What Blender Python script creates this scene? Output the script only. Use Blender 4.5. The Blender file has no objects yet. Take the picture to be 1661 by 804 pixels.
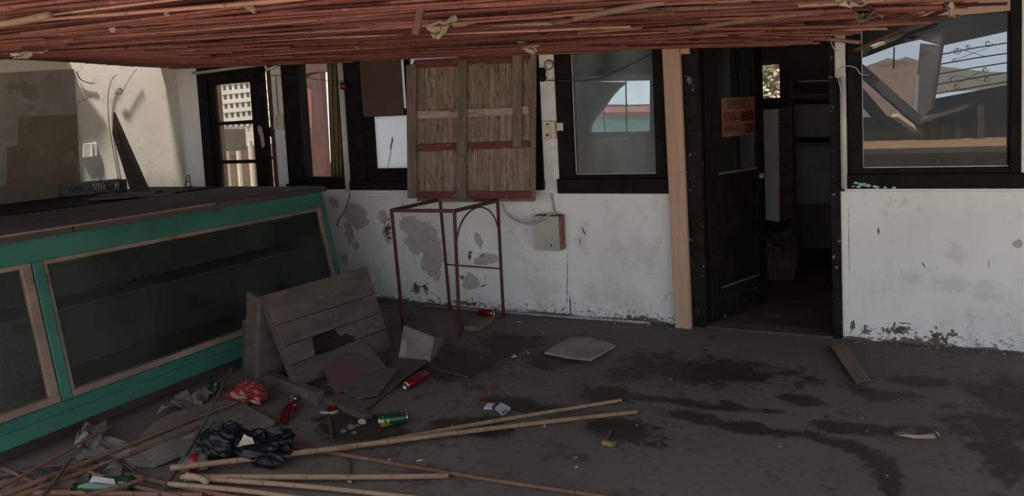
import bpy, math, random
import numpy as np
from mathutils import Vector, Matrix
random.seed(7)
R_ = random.Random(11)
sc = bpy.context.scene
COL = sc.collection

# ------------------------------------------------------------------ camera
# world: back wall is Y=0 (X along it to the right), Z up, room on the -Y side
FPX, PPX, PPY, WPX, HPX = 1150.0, 830.5, 276.0, 1661, 804
def _n(a): return a / np.linalg.norm(a)
_a = np.array([-1550 - PPX, 309 - PPY, FPX]); _b = np.array([-550 - PPX, 259 - PPY, FPX])
_X = -_n(_a); _Z = _n(np.cross(_a, _b)); _Z = -_Z if _Z[1] > 0 else _Z
_Y = np.cross(_Z, _X)
RC = np.stack([_X, _Y, _Z], 1)                       # camera = RC @ world
CAM = np.array([0.0, -5.171, 1.6])
cd = bpy.data.cameras.new('camera'); cam = bpy.data.objects.new('camera', cd); COL.objects.link(cam)
cd.sensor_width = 36; cd.sensor_fit = 'HORIZONTAL'; cd.lens = FPX / WPX * 36
cd.shift_y = -(HPX / 2 - PPY) / WPX; cd.clip_start = 0.05; cd.clip_end = 500
m3 = Matrix([[RC[0, i], -RC[1, i], -RC[2, i]] for i in range(3)])
cam.matrix_world = Matrix.Translation(CAM.tolist()) @ m3.to_4x4()
sc.camera = cam

# ------------------------------------------------------------------ light
wd = bpy.data.worlds.new('world'); sc.world = wd; wd.use_nodes = True
bg = wd.node_tree.nodes['Background']; bg.inputs[0].default_value = (0.89, 0.96, 1.0, 1); bg.inputs[1].default_value = 0.9
sl = bpy.data.lights.new('sun_offscreen', 'SUN'); sl.energy = 7.0; sl.angle = math.radians(3); sl.color = (1.0, 0.90, 0.78)
so = bpy.data.objects.new('sun_offscreen', sl); COL.objects.link(so)
so.rotation_euler = Vector((0.19, -0.50, 1.45)).to_track_quat('Z', 'Y').to_euler()
sc.view_settings.view_transform = 'Standard'; sc.view_settings.look = 'None'
sc.view_settings.exposure = 1.08; sc.view_settings.gamma = 1.0; sc.view_settings.use_curve_mapping = False

# ------------------------------------------------------------------ helpers
def ray(u, v): return RC.T @ np.array([u - PPX, v - PPY, FPX])
def onplane(u, v, n, k):
    d = ray(u, v); n = np.array(n, float); t = (k - n @ CAM) / (n @ d); return Vector((CAM + d * t).tolist())
def W(u, v, y=0.0): return onplane(u, v, (0, 1, 0), y)      # a point on a plane parallel to the back wall
def F(u, v, z=0.0): return onplane(u, v, (0, 0, 1), z)      # a point at height z
def L(u, v, x=-6.3): return onplane(u, v, (1, 0, 0), x)     # a point on a plane parallel to the left wall

class MB:
    def __init__(s): s.v = []; s.f = []
    def add(s, vs, fs):
        o = len(s.v); s.v += [Vector(p) for p in vs]; s.f += [tuple(o + i for i in q) for q in fs]; return s
    def hexa(s, p):   # p: 8 points, bottom loop 0-3, top loop 4-7
        return s.add(p, [(3, 2, 1, 0), (4, 5, 6, 7), (0, 1, 5, 4), (1, 2, 6, 5), (2, 3, 7, 6), (3, 0, 4, 7)])
    def box(s, x0, x1, y0, y1, z0, z1, j=0.0):
        p = [(x0, y0, z0), (x1, y0, z0), (x1, y1, z0), (x0, y1, z0), (x0, y0, z1), (x1, y0, z1), (x1, y1, z1), (x0, y1, z1)]
        if j: p = [tuple(c + R_.uniform(-j, j) for c in q) for q in p]
        return s.hexa(p)
    def slab(s, poly, n, th):   # polygon (list of Vectors) extruded by th along n
        n = Vector(n).normalized() * th; k = len(poly); poly = [Vector(p) for p in poly]
        vs = poly + [p + n for p in poly]
        fs = [tuple(range(k))[::-1], tuple(range(k, 2 * k))] + [(i, (i + 1) % k, k + (i + 1) % k, k + i) for i in range(k)]
        return s.add(vs, fs)
    def beam(s, a, b, w, h, up=(0, 0, 1)):   # bar from a to b, w across, h along up
        a = Vector(a); b = Vector(b); d = (b - a).normalized(); x = d.cross(Vector(up))
        if x.length < 1e-4: x = d.cross(Vector((1, 0, 0)))
        x.normalize(); z = x.cross(d).normalized(); x *= w / 2; z *= h / 2
        return s.hexa([a - x - z, a + x - z, b + x - z, b - x - z, a - x + z, a + x + z, b + x + z, b - x + z])
    def tube(s, pts, r, n=6, caps=True):
        pts = [Vector(p) for p in pts]; k = len(pts); rs = r if isinstance(r, (list, tuple)) else [r] * k
        o = len(s.v); ref = None
        for i, p in enumerate(pts):
            t = (pts[min(i + 1, k - 1)] - pts[max(i - 1, 0)]).normalized()
            if ref is None: ref = t.orthogonal().normalized()
            ref = (ref - t * ref.dot(t)).normalized(); b = t.cross(ref)
            for q in range(n):
                a = 2 * math.pi * q / n; s.v.append(p + (ref * math.cos(a) + b * math.sin(a)) * rs[i])
        for i in range(k - 1):
            for q in range(n):
                s.f.append((o + i * n + q, o + i * n + (q + 1) % n, o + (i + 1) * n + (q + 1) % n, o + (i + 1) * n + q))
        if caps:
            s.f.append(tuple(o + q for q in range(n))[::-1]); s.f.append(tuple(o + (k - 1) * n + q for q in range(n)))
        return s
    def lathe(s, prof, n=20):   # profile (r, z) about Z
        o = len(s.v); k = len(prof)
        for r, z in prof:
            for q in range(n): a = 2 * math.pi * q / n; s.v.append(Vector((r * math.cos(a), r * math.sin(a), z)))
        for i in range(k - 1):
            for q in range(n): s.f.append((o + i * n + q, o + i * n + (q + 1) % n, o + (i + 1) * n + (q + 1) % n, o + (i + 1) * n + q))
        if prof[0][0] > 1e-5: s.f.append(tuple(o + q for q in range(n))[::-1])
        if prof[-1][0] > 1e-5: s.f.append(tuple(o + (k - 1) * n + q for q in range(n)))
        return s
    def grid(s, fn, nu, nv):
        o = len(s.v)
        for i in range(nu + 1):
            for j in range(nv + 1): s.v.append(Vector(fn(i / nu, j / nv)))
        for i in range(nu):
            for j in range(nv): a = o + i * (nv + 1) + j; s.f.append((a, a + nv + 1, a + nv + 2, a + 1))
        return s
    def mesh(s, name, off=(0, 0, 0), smooth=False):
        me = bpy.data.meshes.new(name); off = Vector(off)
        me.from_pydata([tuple(p - off) for p in s.v], [], s.f); me.update()
        if smooth:
            for p in me.polygons: p.use_smooth = True
        return me
OFF = {}
def props(o, label=None, cat=None, group=None, kind=None):
    if label: o['label'] = label
    if cat: o['category'] = cat
    if group: o['group'] = group
    if kind: o['kind'] = kind
    return o
def thing(name, label, cat, loc=(0, 0, 0), group=None, kind=None):
    o = bpy.data.objects.new(name, None); COL.objects.link(o); o.location = loc; o.empty_display_size = .05
    OFF[o.name] = Vector(loc)
    return props(o, label, cat, group, kind)
def part(name, mb, mat, parent, smooth=False, bev=0.0, label=None, kind=None, thick=0.0, sub=0):
    off = OFF.get(parent.name, Vector((0, 0, 0))) if parent else Vector((0, 0, 0))
    o = bpy.data.objects.new(name, mb.mesh(name, off, smooth)); COL.objects.link(o); o.data.materials.append(mat)
    if parent: o.parent = parent
    OFF[o.name] = off
    if thick: md = o.modifiers.new('s', 'SOLIDIFY'); md.thickness = thick; md.offset = 0
    if sub: md = o.modifiers.new('u', 'SUBSURF'); md.levels = sub; md.render_levels = sub
    if bev: md = o.modifiers.new('b', 'BEVEL'); md.width = bev; md.segments = 1; md.limit_method = 'ANGLE'
    return props(o, label, None, None, kind)
def solo(name, mb, mat, label, cat, group=None, kind=None, smooth=False, bev=0.0, thick=0.0, base=None, sub=0):
    vs = mb.v; c = Vector(base) if base else Vector((sum(p.x for p in vs) / len(vs), sum(p.y for p in vs) / len(vs), min(p.z for p in vs)))
    o = bpy.data.objects.new(name, mb.mesh(name, c, smooth)); COL.objects.link(o); o.location = c; o.data.materials.append(mat)
    OFF[o.name] = c
    if thick: md = o.modifiers.new('s', 'SOLIDIFY'); md.thickness = thick; md.offset = 0
    if sub: md = o.modifiers.new('u', 'SUBSURF'); md.levels = sub; md.render_levels = sub
    if bev: md = o.modifiers.new('b', 'BEVEL'); md.width = bev; md.segments = 1; md.limit_method = 'ANGLE'
    return props(o, label, cat, group, kind)
def struct(name, mb, mat, **k):
    o = bpy.data.objects.new(name, mb.mesh(name)); COL.objects.link(o); o.data.materials.append(mat); o['kind'] = 'structure'; return o
def sbase(name):   # an empty for a piece of the setting with parts
    return thing(name, None, None, kind='structure')

# ------------------------------------------------------------------ materials
def _lnk(nt, a, b): nt.links.new(a, b)
def newmat(name):
    m = bpy.data.materials.new(name); m.use_nodes = True; return m, m.node_tree, m.node_tree.nodes['Principled BSDF']
def c4(c): return (c[0], c[1], c[2], 1)
def mixc(nt, fac, a, b):
    n = nt.nodes.new('ShaderNodeMix'); n.data_type = 'RGBA'
    for sock, val in ((n.inputs[0], fac), (n.inputs[6], a), (n.inputs[7], b)):
        if hasattr(val, 'links'): _lnk(nt, val, sock)
        else: sock.default_value = val if not isinstance(val, tuple) else c4(val)
    return n.outputs[2]
def mth(nt, op, a, b=0.0, clamp=False):
    n = nt.nodes.new('ShaderNodeMath'); n.operation = op; n.use_clamp = clamp
    for sock, val in ((n.inputs[0], a), (n.inputs[1], b)):
        if hasattr(val, 'links'): _lnk(nt, val, sock)
        else: sock.default_value = val
    return n.outputs[0]
def coords(nt): return nt.nodes.new('ShaderNodeTexCoord').outputs['Object']
def noise(nt, co, scale=5, stretch=(1, 1, 1), detail=4, rough=.55):
    mp = nt.nodes.new('ShaderNodeMapping'); _lnk(nt, co, mp.inputs[0]); mp.inputs['Scale'].default_value = stretch
    n = nt.nodes.new('ShaderNodeTexNoise'); _lnk(nt, mp.outputs[0], n.inputs['Vector'])
    n.inputs['Scale'].default_value = scale; n.inputs['Detail'].default_value = detail; n.inputs['Roughness'].default_value = rough
    return n.outputs[0]
def step(nt, v, lo, hi):   # smooth 0..1 between lo and hi
    n = nt.nodes.new('ShaderNodeMapRange'); n.interpolation_type = 'SMOOTHSTEP'; _lnk(nt, v, n.inputs[0])
    n.inputs[1].default_value = lo; n.inputs[2].default_value = hi; return n.outputs[0]
def bump(nt, h, bs, strength=.3, dist=.01):
    b = nt.nodes.new('ShaderNodeBump'); b.inputs['Strength'].default_value = strength; b.inputs['Distance'].default_value = dist
    _lnk(nt, h, b.inputs['Height']); _lnk(nt, b.outputs[0], bs.inputs['Normal'])
def M(name, a, b=None, scale=6, stretch=(1, 1, 1), rough=.8, c=None, cscale=14, clo=.58, chi=.68, bmp=.25, rand=0.0, metal=0.0, spec=.35, lo=.35, hi=.65):
    m, nt, bs = newmat(name); co = coords(nt); b = b or tuple(x * .7 for x in a)
    if rand:
        oi = nt.nodes.new('ShaderNodeObjectInfo'); va = nt.nodes.new('ShaderNodeVectorMath'); va.operation = 'ADD'
        sc_ = nt.nodes.new('ShaderNodeVectorMath'); sc_.operation = 'SCALE'; sc_.inputs[0].default_value = (13.1, 7.7, 5.3)
        _lnk(nt, oi.outputs['Random'], sc_.inputs['Scale']); _lnk(nt, co, va.inputs[0]); _lnk(nt, sc_.outputs[0], va.inputs[1]); co = va.outputs[0]
    n1 = noise(nt, co, scale, stretch); col = mixc(nt, step(nt, n1, lo, hi), a, b)
    if c: col = mixc(nt, step(nt, noise(nt, co, cscale, stretch, 5), clo, chi), col, c)
    if rand:
        k = mth(nt, 'ADD', mth(nt, 'MULTIPLY', oi.outputs['Random'], 2 * rand), 1 - rand)
        vm = nt.nodes.new('ShaderNodeVectorMath'); vm.operation = 'SCALE'; _lnk(nt, col, vm.inputs[0]); _lnk(nt, k, vm.inputs['Scale']); col = vm.outputs[0]
    _lnk(nt, col, bs.inputs['Base Color']); bs.inputs['Roughness'].default_value = rough; bs.inputs['Metallic'].default_value = metal
    bs.inputs['Specular IOR Level'].default_value = spec
    if bmp: bump(nt, noise(nt, co, scale * 5, stretch, 5, .65), bs, bmp, .004)
    return m
def ell(nt, co, axes, cx, cy, rx, ry, ang=0.0):   # normalised distance from an ellipse centre; axes 'xy' or 'xz' or 'yz'
    mp = nt.nodes.new('ShaderNodeMapping'); mp.vector_type = 'TEXTURE'; _lnk(nt, co, mp.inputs[0]); B = 1e5
    if axes == 'xy': mp.inputs['Location'].default_value = (cx, cy, 0); mp.inputs['Scale'].default_value = (rx, ry, B); mp.inputs['Rotation'].default_value = (0, 0, ang)
    if axes == 'xz': mp.inputs['Location'].default_value = (cx, 0, cy); mp.inputs['Scale'].default_value = (rx, B, ry); mp.inputs['Rotation'].default_value = (0, -ang, 0)
    v = nt.nodes.new('ShaderNodeVectorMath'); v.operation = 'LENGTH'; _lnk(nt, mp.outputs[0], v.inputs[0]); return v.outputs['Value']
def ellmask(nt, co, axes, lst, nz, amp=.9, soft=.12):
    tot = None
    for e in lst:
        d = mth(nt, 'ADD', ell(nt, co, axes, *e), mth(nt, 'MULTIPLY', mth(nt, 'SUBTRACT', nz, .5), amp * 2))
        v = mth(nt, 'SUBTRACT', 1.0, step(nt, d, 1 - soft, 1 + soft)); tot = v if tot is None else mth(nt, 'MAXIMUM', tot, v)
    return tot
def glassmat(name, tint, dust, dustcol=(.5, .52, .52), rough=.02):
    m, nt, bs = newmat(name); nt.nodes.remove(bs); out = nt.nodes['Material Output']; co = coords(nt)
    tr = nt.nodes.new('ShaderNodeBsdfTransparent'); tr.inputs[0].default_value = c4(tint)
    gl = nt.nodes.new('ShaderNodeBsdfGlossy'); gl.inputs['Roughness'].default_value = rough; gl.inputs[0].default_value = (.5, .5, .5, 1)
    lw_ = nt.nodes.new('ShaderNodeLayerWeight'); lw_.inputs[0].default_value = .5
    fr = mth(nt, 'ADD', mth(nt, 'MULTIPLY', mth(nt, 'POWER', lw_.outputs['Facing'], 5.0), .5), .02)     # two faces of a thin pane
    m1 = nt.nodes.new('ShaderNodeMixShader'); _lnk(nt, fr, m1.inputs[0]); _lnk(nt, tr.outputs[0], m1.inputs[1]); _lnk(nt, gl.outputs[0], m1.inputs[2])
    df = nt.nodes.new('ShaderNodeBsdfDiffuse'); df.inputs[0].default_value = c4(dustcol)
    f = mth(nt, 'MULTIPLY', step(nt, noise(nt, co, 3.5, (1, 1, .35), 5), .15, .85), dust * 2, True)
    m2 = nt.nodes.new('ShaderNodeMixShader'); _lnk(nt, f, m2.inputs[0]); _lnk(nt, m1.outputs[0], m2.inputs[1]); _lnk(nt, df.outputs[0], m2.inputs[2])
    _lnk(nt, m2.outputs[0], out.inputs[0]); return m

# white painted plaster with peeled grey patches
def wallmat(name, peels, cracks, stains, paint=(.60, .60, .595), axes='xz', under=(.37, .355, .335)):
    m, nt, bs = newmat(name); co = coords(nt); nz = mth(nt, 'ADD', mth(nt, 'MULTIPLY', noise(nt, co, 5.5, (1, 1, 1), 6, .65), .62), mth(nt, 'MULTIPLY', noise(nt, co, 17, (1, 1, 1), 5, .65), .38)); nz2 = noise(nt, co, 1.6, (1, 1, 1), 4)
    fine = noise(nt, co, 26, (1, 1, .5), 5, .7)
    col = mixc(nt, step(nt, nz2, .3, .75), paint, tuple(x * .86 for x in paint))
    col = mixc(nt, mth(nt, 'MULTIPLY', step(nt, fine, .60, .72), .35), col, (.33, .32, .31))
    gr_ = mth(nt, 'MULTIPLY', step(nt, noise(nt, co, 2.3, (1, 1, 1), 3), .42, .62), step(nt, noise(nt, co, 13, (1, 1, .6), 6, .75), .50, .66)); col = mixc(nt, mth(nt, 'MULTIPLY', gr_, .5), col, (.30, .285, .265))
    if stains: col = mixc(nt, mth(nt, 'MULTIPLY', ellmask(nt, co, axes, stains, nz, 4.0, .6), .32), col, (.33, .31, .29))
    pm = ellmask(nt, co, axes, peels, nz, 1.7, .05) if peels else None
    if pm is not None: col = mixc(nt, pm, col, mixc(nt, step(nt, fine, .3, .7), under, tuple(x * .8 for x in under)))
    if axes == 'xz' and peels:
        dp = ellmask(nt, co, axes, DPEEL, noise(nt, co, 34, (1, 1, 1), 4, .6), 3.4, .15); col = mixc(nt, dp, col, mixc(nt, step(nt, fine, .35, .65), (.13, .115, .09), (.055, .05, .042)))
        sx = nt.nodes.new('ShaderNodeSeparateXYZ'); _lnk(nt, co, sx.inputs[0]); low = mth(nt, 'SUBTRACT', 1.0, step(nt, sx.outputs[2], .0, .20), True)
        ch = step(nt, mth(nt, 'ADD', noise(nt, co, 24, (1, 1, 1.4), 6, .75), mth(nt, 'MULTIPLY', low, .16)), .66, .72); col = mixc(nt, mth(nt, 'MULTIPLY', ch, .8), col, (.10, .085, .07))
    if cracks: col = mixc(nt, ellmask(nt, co, axes, cracks, noise(nt, co, 14, (1, 1, 1), 5, .7), 1.6, .3), col, (.09, .082, .075))
    _lnk(nt, col, bs.inputs['Base Color']); bs.inputs['Roughness'].default_value = .75; bs.inputs['Specular IOR Level'].default_value = .25
    h = mth(nt, 'MULTIPLY', fine, .5)
    if pm is not None: h = mth(nt, 'SUBTRACT', h, pm)
    bump(nt, h, bs, .3, .0025); return m
def we(u, v, ru, rv, ang=0.0):   # an ellipse on the back wall given where it shows
    p = W(u, v); return (p.x, p.z, abs(W(u + ru, v).x - p.x), abs(W(u, v + rv).z - p.z), ang)
DPEEL = [we(1455, 535, 20, 6), we(1405, 534, 7, 5), we(1520, 549, 13, 11), we(1545, 541, 7, 4), we(675, 466, 7, 6), we(690, 468, 4, 7), we(762, 414, 2.5, 6), we(782, 414, 4, 2.5), we(749, 449, 4, 2.5), we(628, 372, 5, 12), we(1480, 552, 25, 4), we(1383, 527, 3, 7), we(1040, 516, 30, 3), we(760, 492, 20, 3)]
PEEL = [we(680, 375, 32, 20, -.3), we(700, 415, 19, 42, 0), we(676, 398, 20, 14, -.4), we(577, 350, 18, 20, 0), we(566, 375, 7, 22, 0), we(590, 360, 11, 8), we(577, 398, 6, 6),
        we(543, 328, 8, 7, -.6), we(622, 352, 8, 12), we(628, 380, 8, 14), we(560, 422, 6, 8), we(790, 420, 22, 9, .2), we(762, 414, 3, 7), we(765, 455, 16, 14), we(776, 390, 5, 12, .3),
        we(700, 488, 8, 3), we(1650, 395, 10, 7)]
CRACK = [we(700, 494, 95, 3, -.02), we(900, 510, 40, 3), we(640, 487, 40, 4), we(925, 495, 1.0, 18), we(920, 455, .7, 40, -.06), we(1040, 520, 60, 2.5), we(1390, 549, 25, 3), we(1480, 556, 60, 3), we(1600, 567, 70, 3),
         we(1425, 375, 1.8, 5), we(1466, 524, 12, 1), we(1498, 429, 1, 4, .3), we(1604, 428, .8, 7), we(1377, 400, .5, 55), we(784, 463, 5, 1, .3), we(787, 452, .8, 8),
         we(947, 375, 1.2, 7, .4), we(941, 392, 1, 6), we(1383, 527, 3, 6)]
STAIN = [we(945, 390, 12, 20), we(1040, 410, 30, 25), we(1000, 400, 10, 16), we(960, 485, 14, 16), we(1010, 490, 40, 20), we(1545, 460, 30, 14), we(1550, 412, 14, 14), we(1480, 450, 20, 10), we(1600, 470, 25, 18), we(880, 470, 25, 25), we(560, 440, 40, 30), we(620, 470, 60, 14)]
m_wall = wallmat('white_plaster', PEEL, CRACK, STAIN)
m_wallL = wallmat('cream_plaster', None, None, None, (.60, .575, .52), 'yz')
m_pil = M('pilaster_paint', (.55, .55, .54), (.46, .46, .45), 8, rough=.7, c=(.25, .24, .23), cscale=30, clo=.66, chi=.7)
m_sheetg = M('grey_board', (.26, .245, .22), (.21, .195, .175), 3, rough=.85, c=(.17, .155, .135), cscale=5)
m_sheetb = M('brown_board', (.17, .135, .095), (.14, .11, .078), 3, rough=.85, c=(.19, .16, .12), cscale=5)
m_black = M('black_paint', (.008, .007, .0068), (.012, .0105, .010), 8, rough=.55, c=(.05, .045, .042), cscale=24, clo=.72, chi=.76, bmp=.3, spec=.03)
m_blackw = M('black_worn_paint', (.009, .008, .0078), (.014, .0125, .012), 8, rough=.6, c=(.16, .16, .16), cscale=22, clo=.64, chi=.70, bmp=.5, spec=.04)
m_teal = M('flaked_teal_paint', (.17, .33, .28), (.25, .40, .35), 30, rough=.8)
m_post = M('tan_timber', (.375, .25, .18), (.32, .205, .148), 3, (6, 6, .6), .75, c=(.24, .14, .09), cscale=5, clo=.62, chi=.75)
m_wood = M('grey_brown_wood', (.068, .052, .046), (.045, .035, .031), 3, (1.5, 1.5, 4), .85, c=(.10, .08, .072), cscale=7, clo=.64, chi=.72, rand=.18)
m_grey = M('weathered_grey_wood', (.155, .118, .09), (.105, .08, .062), 4, (5, 5, .7), .85, c=(.09, .07, .06), cscale=11, rand=.12)
m_slat = M('streaked_board', (.225, .172, .128), (.15, .112, .084), 5, (5, 5, .8), .85, c=(.04, .03, .024), cscale=11, clo=.56, chi=.68, rand=.16)
m_redp = M('worn_red_paint', (.125, .026, .028), (.09, .024, .025), 5, (1, 5, 5), .75, c=(.15, .10, .085), cscale=9, clo=.58, chi=.68)
m_pale = M('worn_white_paint', (.30, .26, .245), (.21, .165, .15), 6, (1, 5, 5), .8, c=(.17, .06, .06), cscale=6, clo=.58, chi=.66)
m_hard = M('brown_hardboard', (.05, .027, .018), (.04, .022, .015), 3, rough=.6)
m_cream = M('cream_plastic', (.48, .43, .34), (.40, .36, .28), 6, rough=.5)
m_redm = M('red_painted_steel', (.062, .012, .011), (.04, .010, .0095), 12, rough=.55, c=(.05, .022, .016), cscale=26)
m_green = M('green_painted_wood', (.027, .112, .084), (.02, .088, .066), 5, (1, .4, 1), .6, c=(.05, .032, .022), cscale=9, clo=.62, chi=.68, spec=.25)
m_cwood = M('case_sash_wood', (.19, .135, .11), (.12, .085, .07), 5, (4, .5, .5), .7, c=(.09, .06, .05), cscale=10)
m_ctop = M('case_top_wood', (.056, .040, .034), (.04, .029, .025), 4, (1, .4, 1), .8, c=(.085, .066, .057), cscale=12)
m_cin = M('case_lining', (.060, .066, .060), (.042, .048, .044), 2.5, rough=.8, c=(.028, .03, .028), cscale=4, bmp=0)
m_dark = M('dark_stained_wood', (.010, .008, .007), (.006, .005, .0045), 5, rough=.7, spec=.15)
m_conc = M('slab_concrete', (.125, .107, .097), (.09, .077, .07), 5, rough=.9, c=(.175, .155, .142), cscale=6)
m_card = M('grey_cardboard', (.075, .062, .056), (.058, .048, .044), 4, rough=.9, c=(.095, .08, .072), cscale=7)
m_cardr = M('red_tinged_cardboard', (.068, .054, .05), (.088, .038, .040), 2.2, rough=.9, lo=.42, hi=.58)
m_tile = M('dusty_white_tile', (.24, .228, .21), (.17, .158, .145), 5, rough=.6, c=(.17, .155, .14), cscale=7)
m_bag = M('black_plastic', (.004, .004, .005), (.007, .007, .009), 6, rough=.38, bmp=.5, spec=.22)
m_redplastic = M('red_plastic_film', (.19, .022, .02), (.11, .014, .012), 14, rough=.35, c=(.28, .14, .09), cscale=9, clo=.58, chi=.64, spec=.6)
m_redfoil = M('red_foil', (.15, .009, .011), (.08, .006, .007), 20, rough=.35, c=(.30, .2, .19), cscale=30, clo=.66, chi=.7)
m_alu = M('bare_aluminium', (.55, .55, .54), (.4, .4, .4), 9, rough=.3, metal=1)
m_cangreen = M('green_can_print', (.012, .062, .03), (.009, .045, .022), 9, rough=.25, c=(.26, .20, .06), cscale=16, clo=.54, chi=.56, metal=.45)
m_canred = M('red_can_print', (.15, .01, .011), (.11, .008, .009), 9, rough=.28, c=(.45, .38, .36), cscale=15, clo=.66, chi=.68, metal=.4)
m_white = M('white_print', (.40, .41, .43), (.32, .33, .36), 8, rough=.45)
m_blue = M('blue_print', (.03, .035, .16), None, rough=.5)
m_paper = M('pale_torn_paper', (.36, .29, .235), (.25, .20, .16), 9, rough=.9)
m_rust = M('rust', (.12, .052, .03), (.2, .12, .08), 14, rough=.9)
m_mbox = M('grey_box_enamel', (.32, .325, .29), (.27, .275, .245), 7, rough=.6, c=(.12, .06, .035), cscale=12, clo=.69, chi=.73)
m_cable = M('grey_cable', (.30, .30, .29), (.2, .2, .195), 20, rough=.6)
m_wire = M('thin_dark_wire', (.035, .03, .028), None, 20, rough=.6)
m_pipe = M('pale_pipe', (.42, .405, .385), (.33, .315, .30), 9, (1, 1, .4), .6, c=(.2, .14, .11), cscale=18, clo=.68, chi=.72)
m_redk = M('dark_red_knob', (.10, .012, .012), None, rough=.4)
m_pot = M('porcelain', (.48, .45, .41), (.34, .3, .27), 30, rough=.4)
m_ext = M('exterior_white', (.46, .44, .42), (.41, .39, .37), 3, rough=.8)
m_terr = M('terracotta_plaster', (.17, .057, .043), (.135, .045, .035), 3, rough=.85, c=(.10, .07, .056), cscale=5, clo=.56, chi=.6)
m_rbrown = M('red_brown_timber', (.065, .03, .025), (.045, .021, .018), 4, (5, 5, .7), .8)
m_olive = M('olive_cloth', (.16, .125, .06), (.125, .095, .045), 4, (5, 5, .6), .9)
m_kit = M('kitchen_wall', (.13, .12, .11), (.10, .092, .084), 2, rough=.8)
m_kgrey = M('kitchen_grey_panel', (.42, .43, .42), (.36, .37, .36), 4, rough=.6)
m_shelfw = M('orange_shelf_wood', (.22, .135, .075), (.18, .108, .06), 3, (.6, 4, 4), .6)
m_grille = M('iron_grille', (.05, .052, .06), None, rough=.6)
m_sandw = M('sunlit_cream_timber', (.62, .52, .42), (.5, .4, .32), 5, rough=.8)  # cream brightened to stand in for sunlit beam edges
m_earth = M('tan_earth', (.135, .090, .065), (.105, .067, .048), 2.5, rough=.95, c=(.07, .044, .032), cscale=6)
m_mount = M('mountain_rock', (.20, .18, .155), (.15, .14, .115), .05, rough=1, bmp=0)
m_tealw = M('pale_teal_wall', (.20, .36, .36), (.26, .40, .40), 1.5, rough=.8)
m_leaf = M('leaf', (.10, .15, .045), (.15, .09, .08), 3, rough=.6, c=(.34, .34, .22), cscale=4, rand=.3)
m_leafp = M('pink_blossom', (.25, .12, .16), (.2, .11, .11), 3, rough=.6, rand=.3)
m_glass = glassmat('dusty_clear_glass', (.72, .72, .70), .07, (.5, .47, .43))
m_glassd = glassmat('dusty_grey_glass', (.60, .64, .65), .14, (.36, .42, .43))
m_glassr = glassmat('grimy_right_glass', (.46, .48, .50), .016, (.42, .42, .40))
m_glassc = glassmat('case_glass', (.75, .80, .76), .025, (.20, .22, .20), .12)
def milkmat():
    m, nt, bs = newmat('milky_glass'); bs.inputs['Base Color'].default_value = (.7, .72, .76, 1); bs.inputs['Roughness'].default_value = .4
    nt.nodes.remove(bs); out = nt.nodes['Material Output']
    d = nt.nodes.new('ShaderNodeBsdfDiffuse'); d.inputs[0].default_value = (.62, .64, .68, 1); t = nt.nodes.new('ShaderNodeBsdfTranslucent'); t.inputs[0].default_value = (.85, .88, .95, 1)
    x = nt.nodes.new('ShaderNodeMixShader'); x.inputs[0].default_value = .5; _lnk(nt, d.outputs[0], x.inputs[1]); _lnk(nt, t.outputs[0], x.inputs[2]); _lnk(nt, x.outputs[0], out.inputs[0]); return m
m_milk = milkmat()
# canes: each takes its own tone
def canemat(name, tones, rough=.75):
    m, nt, bs = newmat(name); co = coords(nt); oi = nt.nodes.new('ShaderNodeObjectInfo'); rp = nt.nodes.new('ShaderNodeValToRGB')
    el = rp.color_ramp.elements; k = len(tones)
    while len(el) < k: el.new(.5)
    for i, t in enumerate(tones): el[i].position = i / (k - 1); el[i].color = c4(t)
    _lnk(nt, oi.outputs['Random'], rp.inputs[0])
    va = nt.nodes.new('ShaderNodeVectorMath'); va.operation = 'ADD'; s_ = nt.nodes.new('ShaderNodeVectorMath'); s_.operation = 'SCALE'; s_.inputs[0].default_value = (9, 5, 3)
    _lnk(nt, oi.outputs['Random'], s_.inputs['Scale']); _lnk(nt, co, va.inputs[0]); _lnk(nt, s_.outputs[0], va.inputs[1])
    n1 = noise(nt, va.outputs[0], 5, (1.2, 9, 9), 5); col = mixc(nt, mth(nt, 'MULTIPLY', step(nt, n1, .5, .75), .55), rp.outputs[0], (.06, .03, .025))
    n2 = noise(nt, va.outputs[0], 11, (1, 4, 4), 4); col = mixc(nt, mth(nt, 'MULTIPLY', step(nt, n2, .62, .72), .4), col, (.36, .25, .18))
    at_ = nt.nodes.new('ShaderNodeAttribute'); at_.attribute_name = 'ring'; col = mixc(nt, mth(nt, 'MULTIPLY', at_.outputs['Fac'], .5), col, (.03, .018, .014))
    _lnk(nt, col, bs.inputs['Base Color']); bs.inputs['Roughness'].default_value = rough; bs.inputs['Specular IOR Level'].default_value = .1; return m
def ringattr(me, flags, n):
    a = me.attributes.new('ring', 'FLOAT', 'POINT'); a.data.foreach_set('value', [f_ for f_ in flags for _ in range(n)])
m_cane = canemat('ceiling_cane', [(.045, .016, .014), (.14, .050, .041), (.21, .082, .067), (.075, .027, .023), (.27, .115, .093), (.16, .058, .048), (.055, .02, .017), (.19, .072, .06), (.36, .20, .155)])
m_canep = canemat('pale_cane', [(.235, .162, .112), (.185, .122, .083), (.27, .19, .135)])
m_caner = canemat('red_brown_cane', [(.115, .062, .043), (.145, .08, .056), (.085, .045, .033)])
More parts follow.
